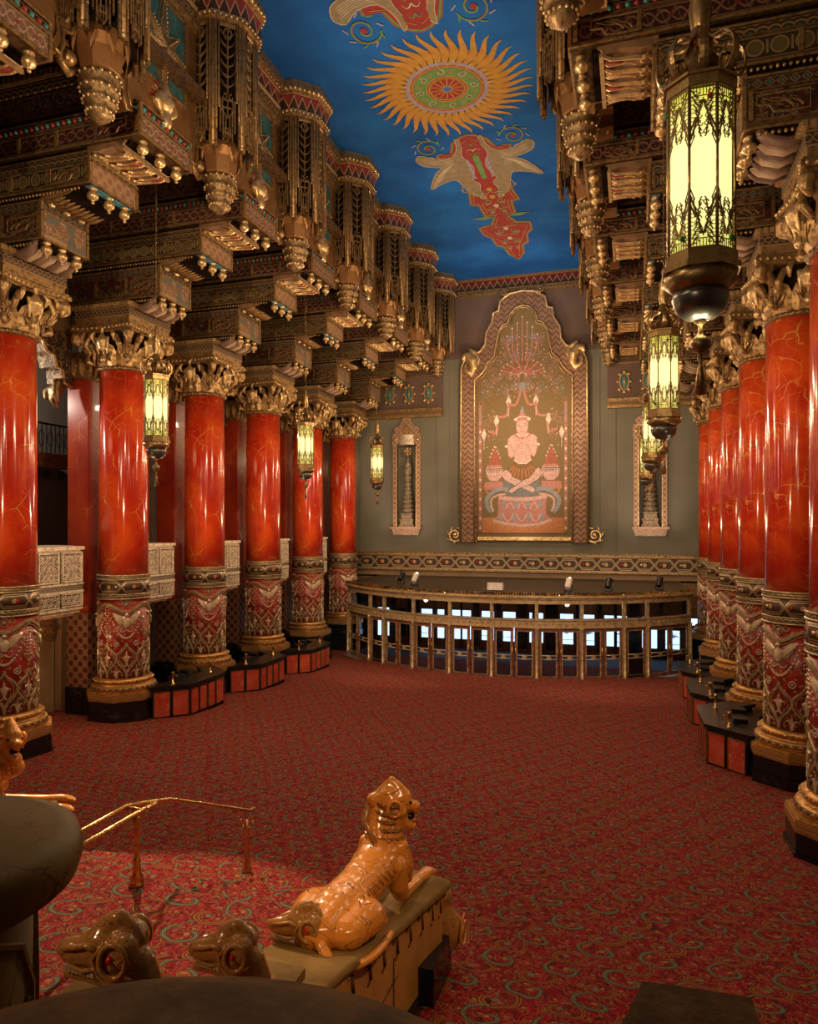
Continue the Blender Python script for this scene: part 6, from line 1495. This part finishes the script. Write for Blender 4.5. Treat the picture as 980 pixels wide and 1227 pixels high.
# ---- stepped balustrade with monster heads
def monster(par):
    ch = [[(.1, 0, .05, .20), (0, 0, .2, .24), (-.1, 0, .3, .2)], [(-.1, 0, .27, .19), (-.3, 0, .22, .14), (-.44, 0, .18, .09)], [(-.1, 0, .06, .15), (-.3, 0, .03, .09), (-.46, 0, .02, .06)],
          [(-.4, 0, .24, .10), (-.5, 0, .23, .08)], [(-.1, 0, .45, .10), (.02, 0, .52, .09), (.16, 0, .44, .06), (.24, 0, .34, .04)], [(.1, .1, .3, .16)], [(.1, -.1, .3, .16)], [(.2, 0, .1, .18), (.25, 0, -.1, .2)]]
    b = sculpt('head', ch, .022, BEASTM, par, 3)
    for s in (-1, 1):
        MB().tube([(.08+.12*cos(a), s*.235, .27+.15*sin(a)) for a in [2*pi*i/14 for i in range(14)]], .028, 6, None, True).build('eye_rim', BEASTM, b)
        MB().ball((.06, s*.24, .29), .04, 8, None, 1, 5).build('eye', REDGEM, b)
        m = MB()
        for k in range(5): m.tube([(.1+.02*k, s*.255, .29), (.2*cos(k*.35-.6)*.6+.1, s*.25, .27+.14*sin(k*.35-.6))], .007, 4)
        m.tube([(-.1, s*.19, .33), (-.2, s*.17, .36), (-.34, s*.13, .31), (-.47, s*.08, .27)], .025, 5).tube([(-.02, s*.2, .4), (-.12, s*.2, .27), (-.06, s*.19, .13)], .025, 5).tube([(-.42, s*.09, .13), (-.25, s*.15, .12), (-.1, s*.17, .16), (-.02, s*.19, .1)], .022, 5)
        m.build('brow_ridges', BEASTM, b)
        m = MB()
        for k in range(8): m.box(-.46+k*.042, -.43+k*.042, s*(.075+k*.011)-.012, s*(.075+k*.011)+.012, .07, .125)
        m.build('teeth', CREAM, b)
    m = MB()
    for i in range(7):
        for j in range(5): a = -1+j*.5; m.blob([(-.05, -.05), (.05, -.05), (.04, .05), (0, .07), (-.04, .05)], .03, lambda u, v, h, i=i, a=a: (.02+i*.06+v, (.23+h)*sin(a)+u*cos(a), -.03-i*.035+(.1)*cos(a)))
    m.build('scales', LIONM, b)
hx = [(2.75, 4.02, -2.5), (4.3, 3.12, -2.7), (6.05, 2.38, -3.05)]
def mon_at(y, z, x, sc_, lb):
    global mon0
    if mon0 is None: mon0 = empty('monster_head'); monster(mon0); o = mon0
    else: o = copy_tree(mon0)
    o.location = (x, y, z); o.scale = (sc_,)*3; o.rotation_euler.z = R(12); tag(o, lb, 'carving', 'monster heads on the stair wall'); return o
mon0 = None
mon_at(3.0, 3.86, -2.50, .56, 'largest dark glazed monster head on the stair wall, leftmost of three')
mon_at(4.45, 2.99, -2.70, .60, 'middle dark glazed monster head on the stair wall')
mon_at(6.2, 2.16, -2.98, .66, 'smallest monster head, beside the haunch of the lion')
bw = empty('stair_wall', (0, 0, 0)); tag(bw, 'stepped tan marble stair wall carrying the monster heads', 'wall')
for y0, y1, z1 in ((1.9, 3.5, 3.55), (3.5, 5.1, 2.66)):
    blk = MB().box(-3.0, -2.5, y0, y1-.02, -.2, z1-.08).build('wall_block', TANM, bw); MB().box(-3.04, -2.46, y0-.04, y1, z1-.08, z1).build('cap_stone', CAPM, blk)
MB().box(-3.3, -2.85, 5.1, 6.75, -.2, 1.88).build('wall_block', TANM, bw)
c = MB().prism([(5.1, 2.0), (6.3, 1.96), (6.8, 1.9), (6.8, 1.82), (5.1, 1.84)], -3.36, -2.8, 'x').build('cap_stone', CAPM, bw)
# upper flight towards the camera balcony (carpeted)
us = empty('upper_stair'); tag(us, 'carpeted upper stair flight behind the stair wall, climbing towards the camera balcony', 'stairs')
for i in range(12): MB().box(SX0, -3.05, 3.7-.375*i, 4.075-.375*i, zt-.2, zt+.155*(i+1)).build('step', FLOORM, us)

# ---- camera balcony pedestals
def pedestal(x, y, r, name, lb):
    o = empty(name, (x, y, 0)); tag(o, lb, 'pedestal')
    MB().lathe([(r-.06, 5.40), (r-.01, 5.415), (r, 5.45), (r-.01, 5.485), (r-.05, 5.5), (.001, 5.5)], 64, (0, 0, 0)).build('cap_slab', FOREM if 'front' in lb else CAPM, o)
    b = MB().lathe([(r-.10, 4.2), (r-.10, 5.40)], 48).build('drum', CAPM, o)
    m = MB(); rr = r-.10; f = lambda u, v, h: ((rr+h)*cos(u/rr), (rr+h)*sin(u/rr), v)
    nn = 5 if r < .4 else 8
    for k in range(nn):
        u0 = 2*pi*rr*k/nn; hw = pi*rr/nn*.82
        m.ribbon([(u0-hw, 4.7), (u0-hw, 5.2), (u0-hw*.6, 5.3), (u0, 5.34), (u0+hw*.6, 5.3), (u0+hw, 5.2), (u0+hw, 4.7)], .018, .012, f)
        for s in (-1, 1): m.ribbon(spiral(u0+s*hw*.4, 5.12, .05, .012, 0, 420, 14), .015, .012, f); m.ribbon(bez((u0, 4.75), (u0+s*.02, 4.9), (u0+s*.09, 4.95), (u0+s*.03, 5.07), 6), .02, .012, f, None, False, True)
        for q in range(14): m.disc((u0-hw+.018, 4.72+q*.035), .009, .01, f, None, 5); m.disc((u0+hw-.018, 4.72+q*.035), .009, .01, f, None, 5)
    m.build('carved_panels', CAPM, b)
pedestal(-1.40, 1.06, .33, 'balustrade_pedestal', 'round brown marble capped pedestal at the left edge, carved scroll panels below')
pedestal(-.42, .38, .57, 'balustrade_pedestal', 'dark brown round stone slab in front, across the bottom edge')
b = MB().prism([(-.04, 1.15), (-.03, 1.2), (-.015, 1.27), (.005, 1.34), (.02, 1.395), (.206, 1.405), (.207, 1.36), (.215, 1.3), (.24, 1.2), (.26, 1.15)], 5.2, 5.3).build('stone_bracket', FOREM)
tag(b, 'dark brown stone bracket end with concave sides at the bottom edge, right of centre', 'bracket')
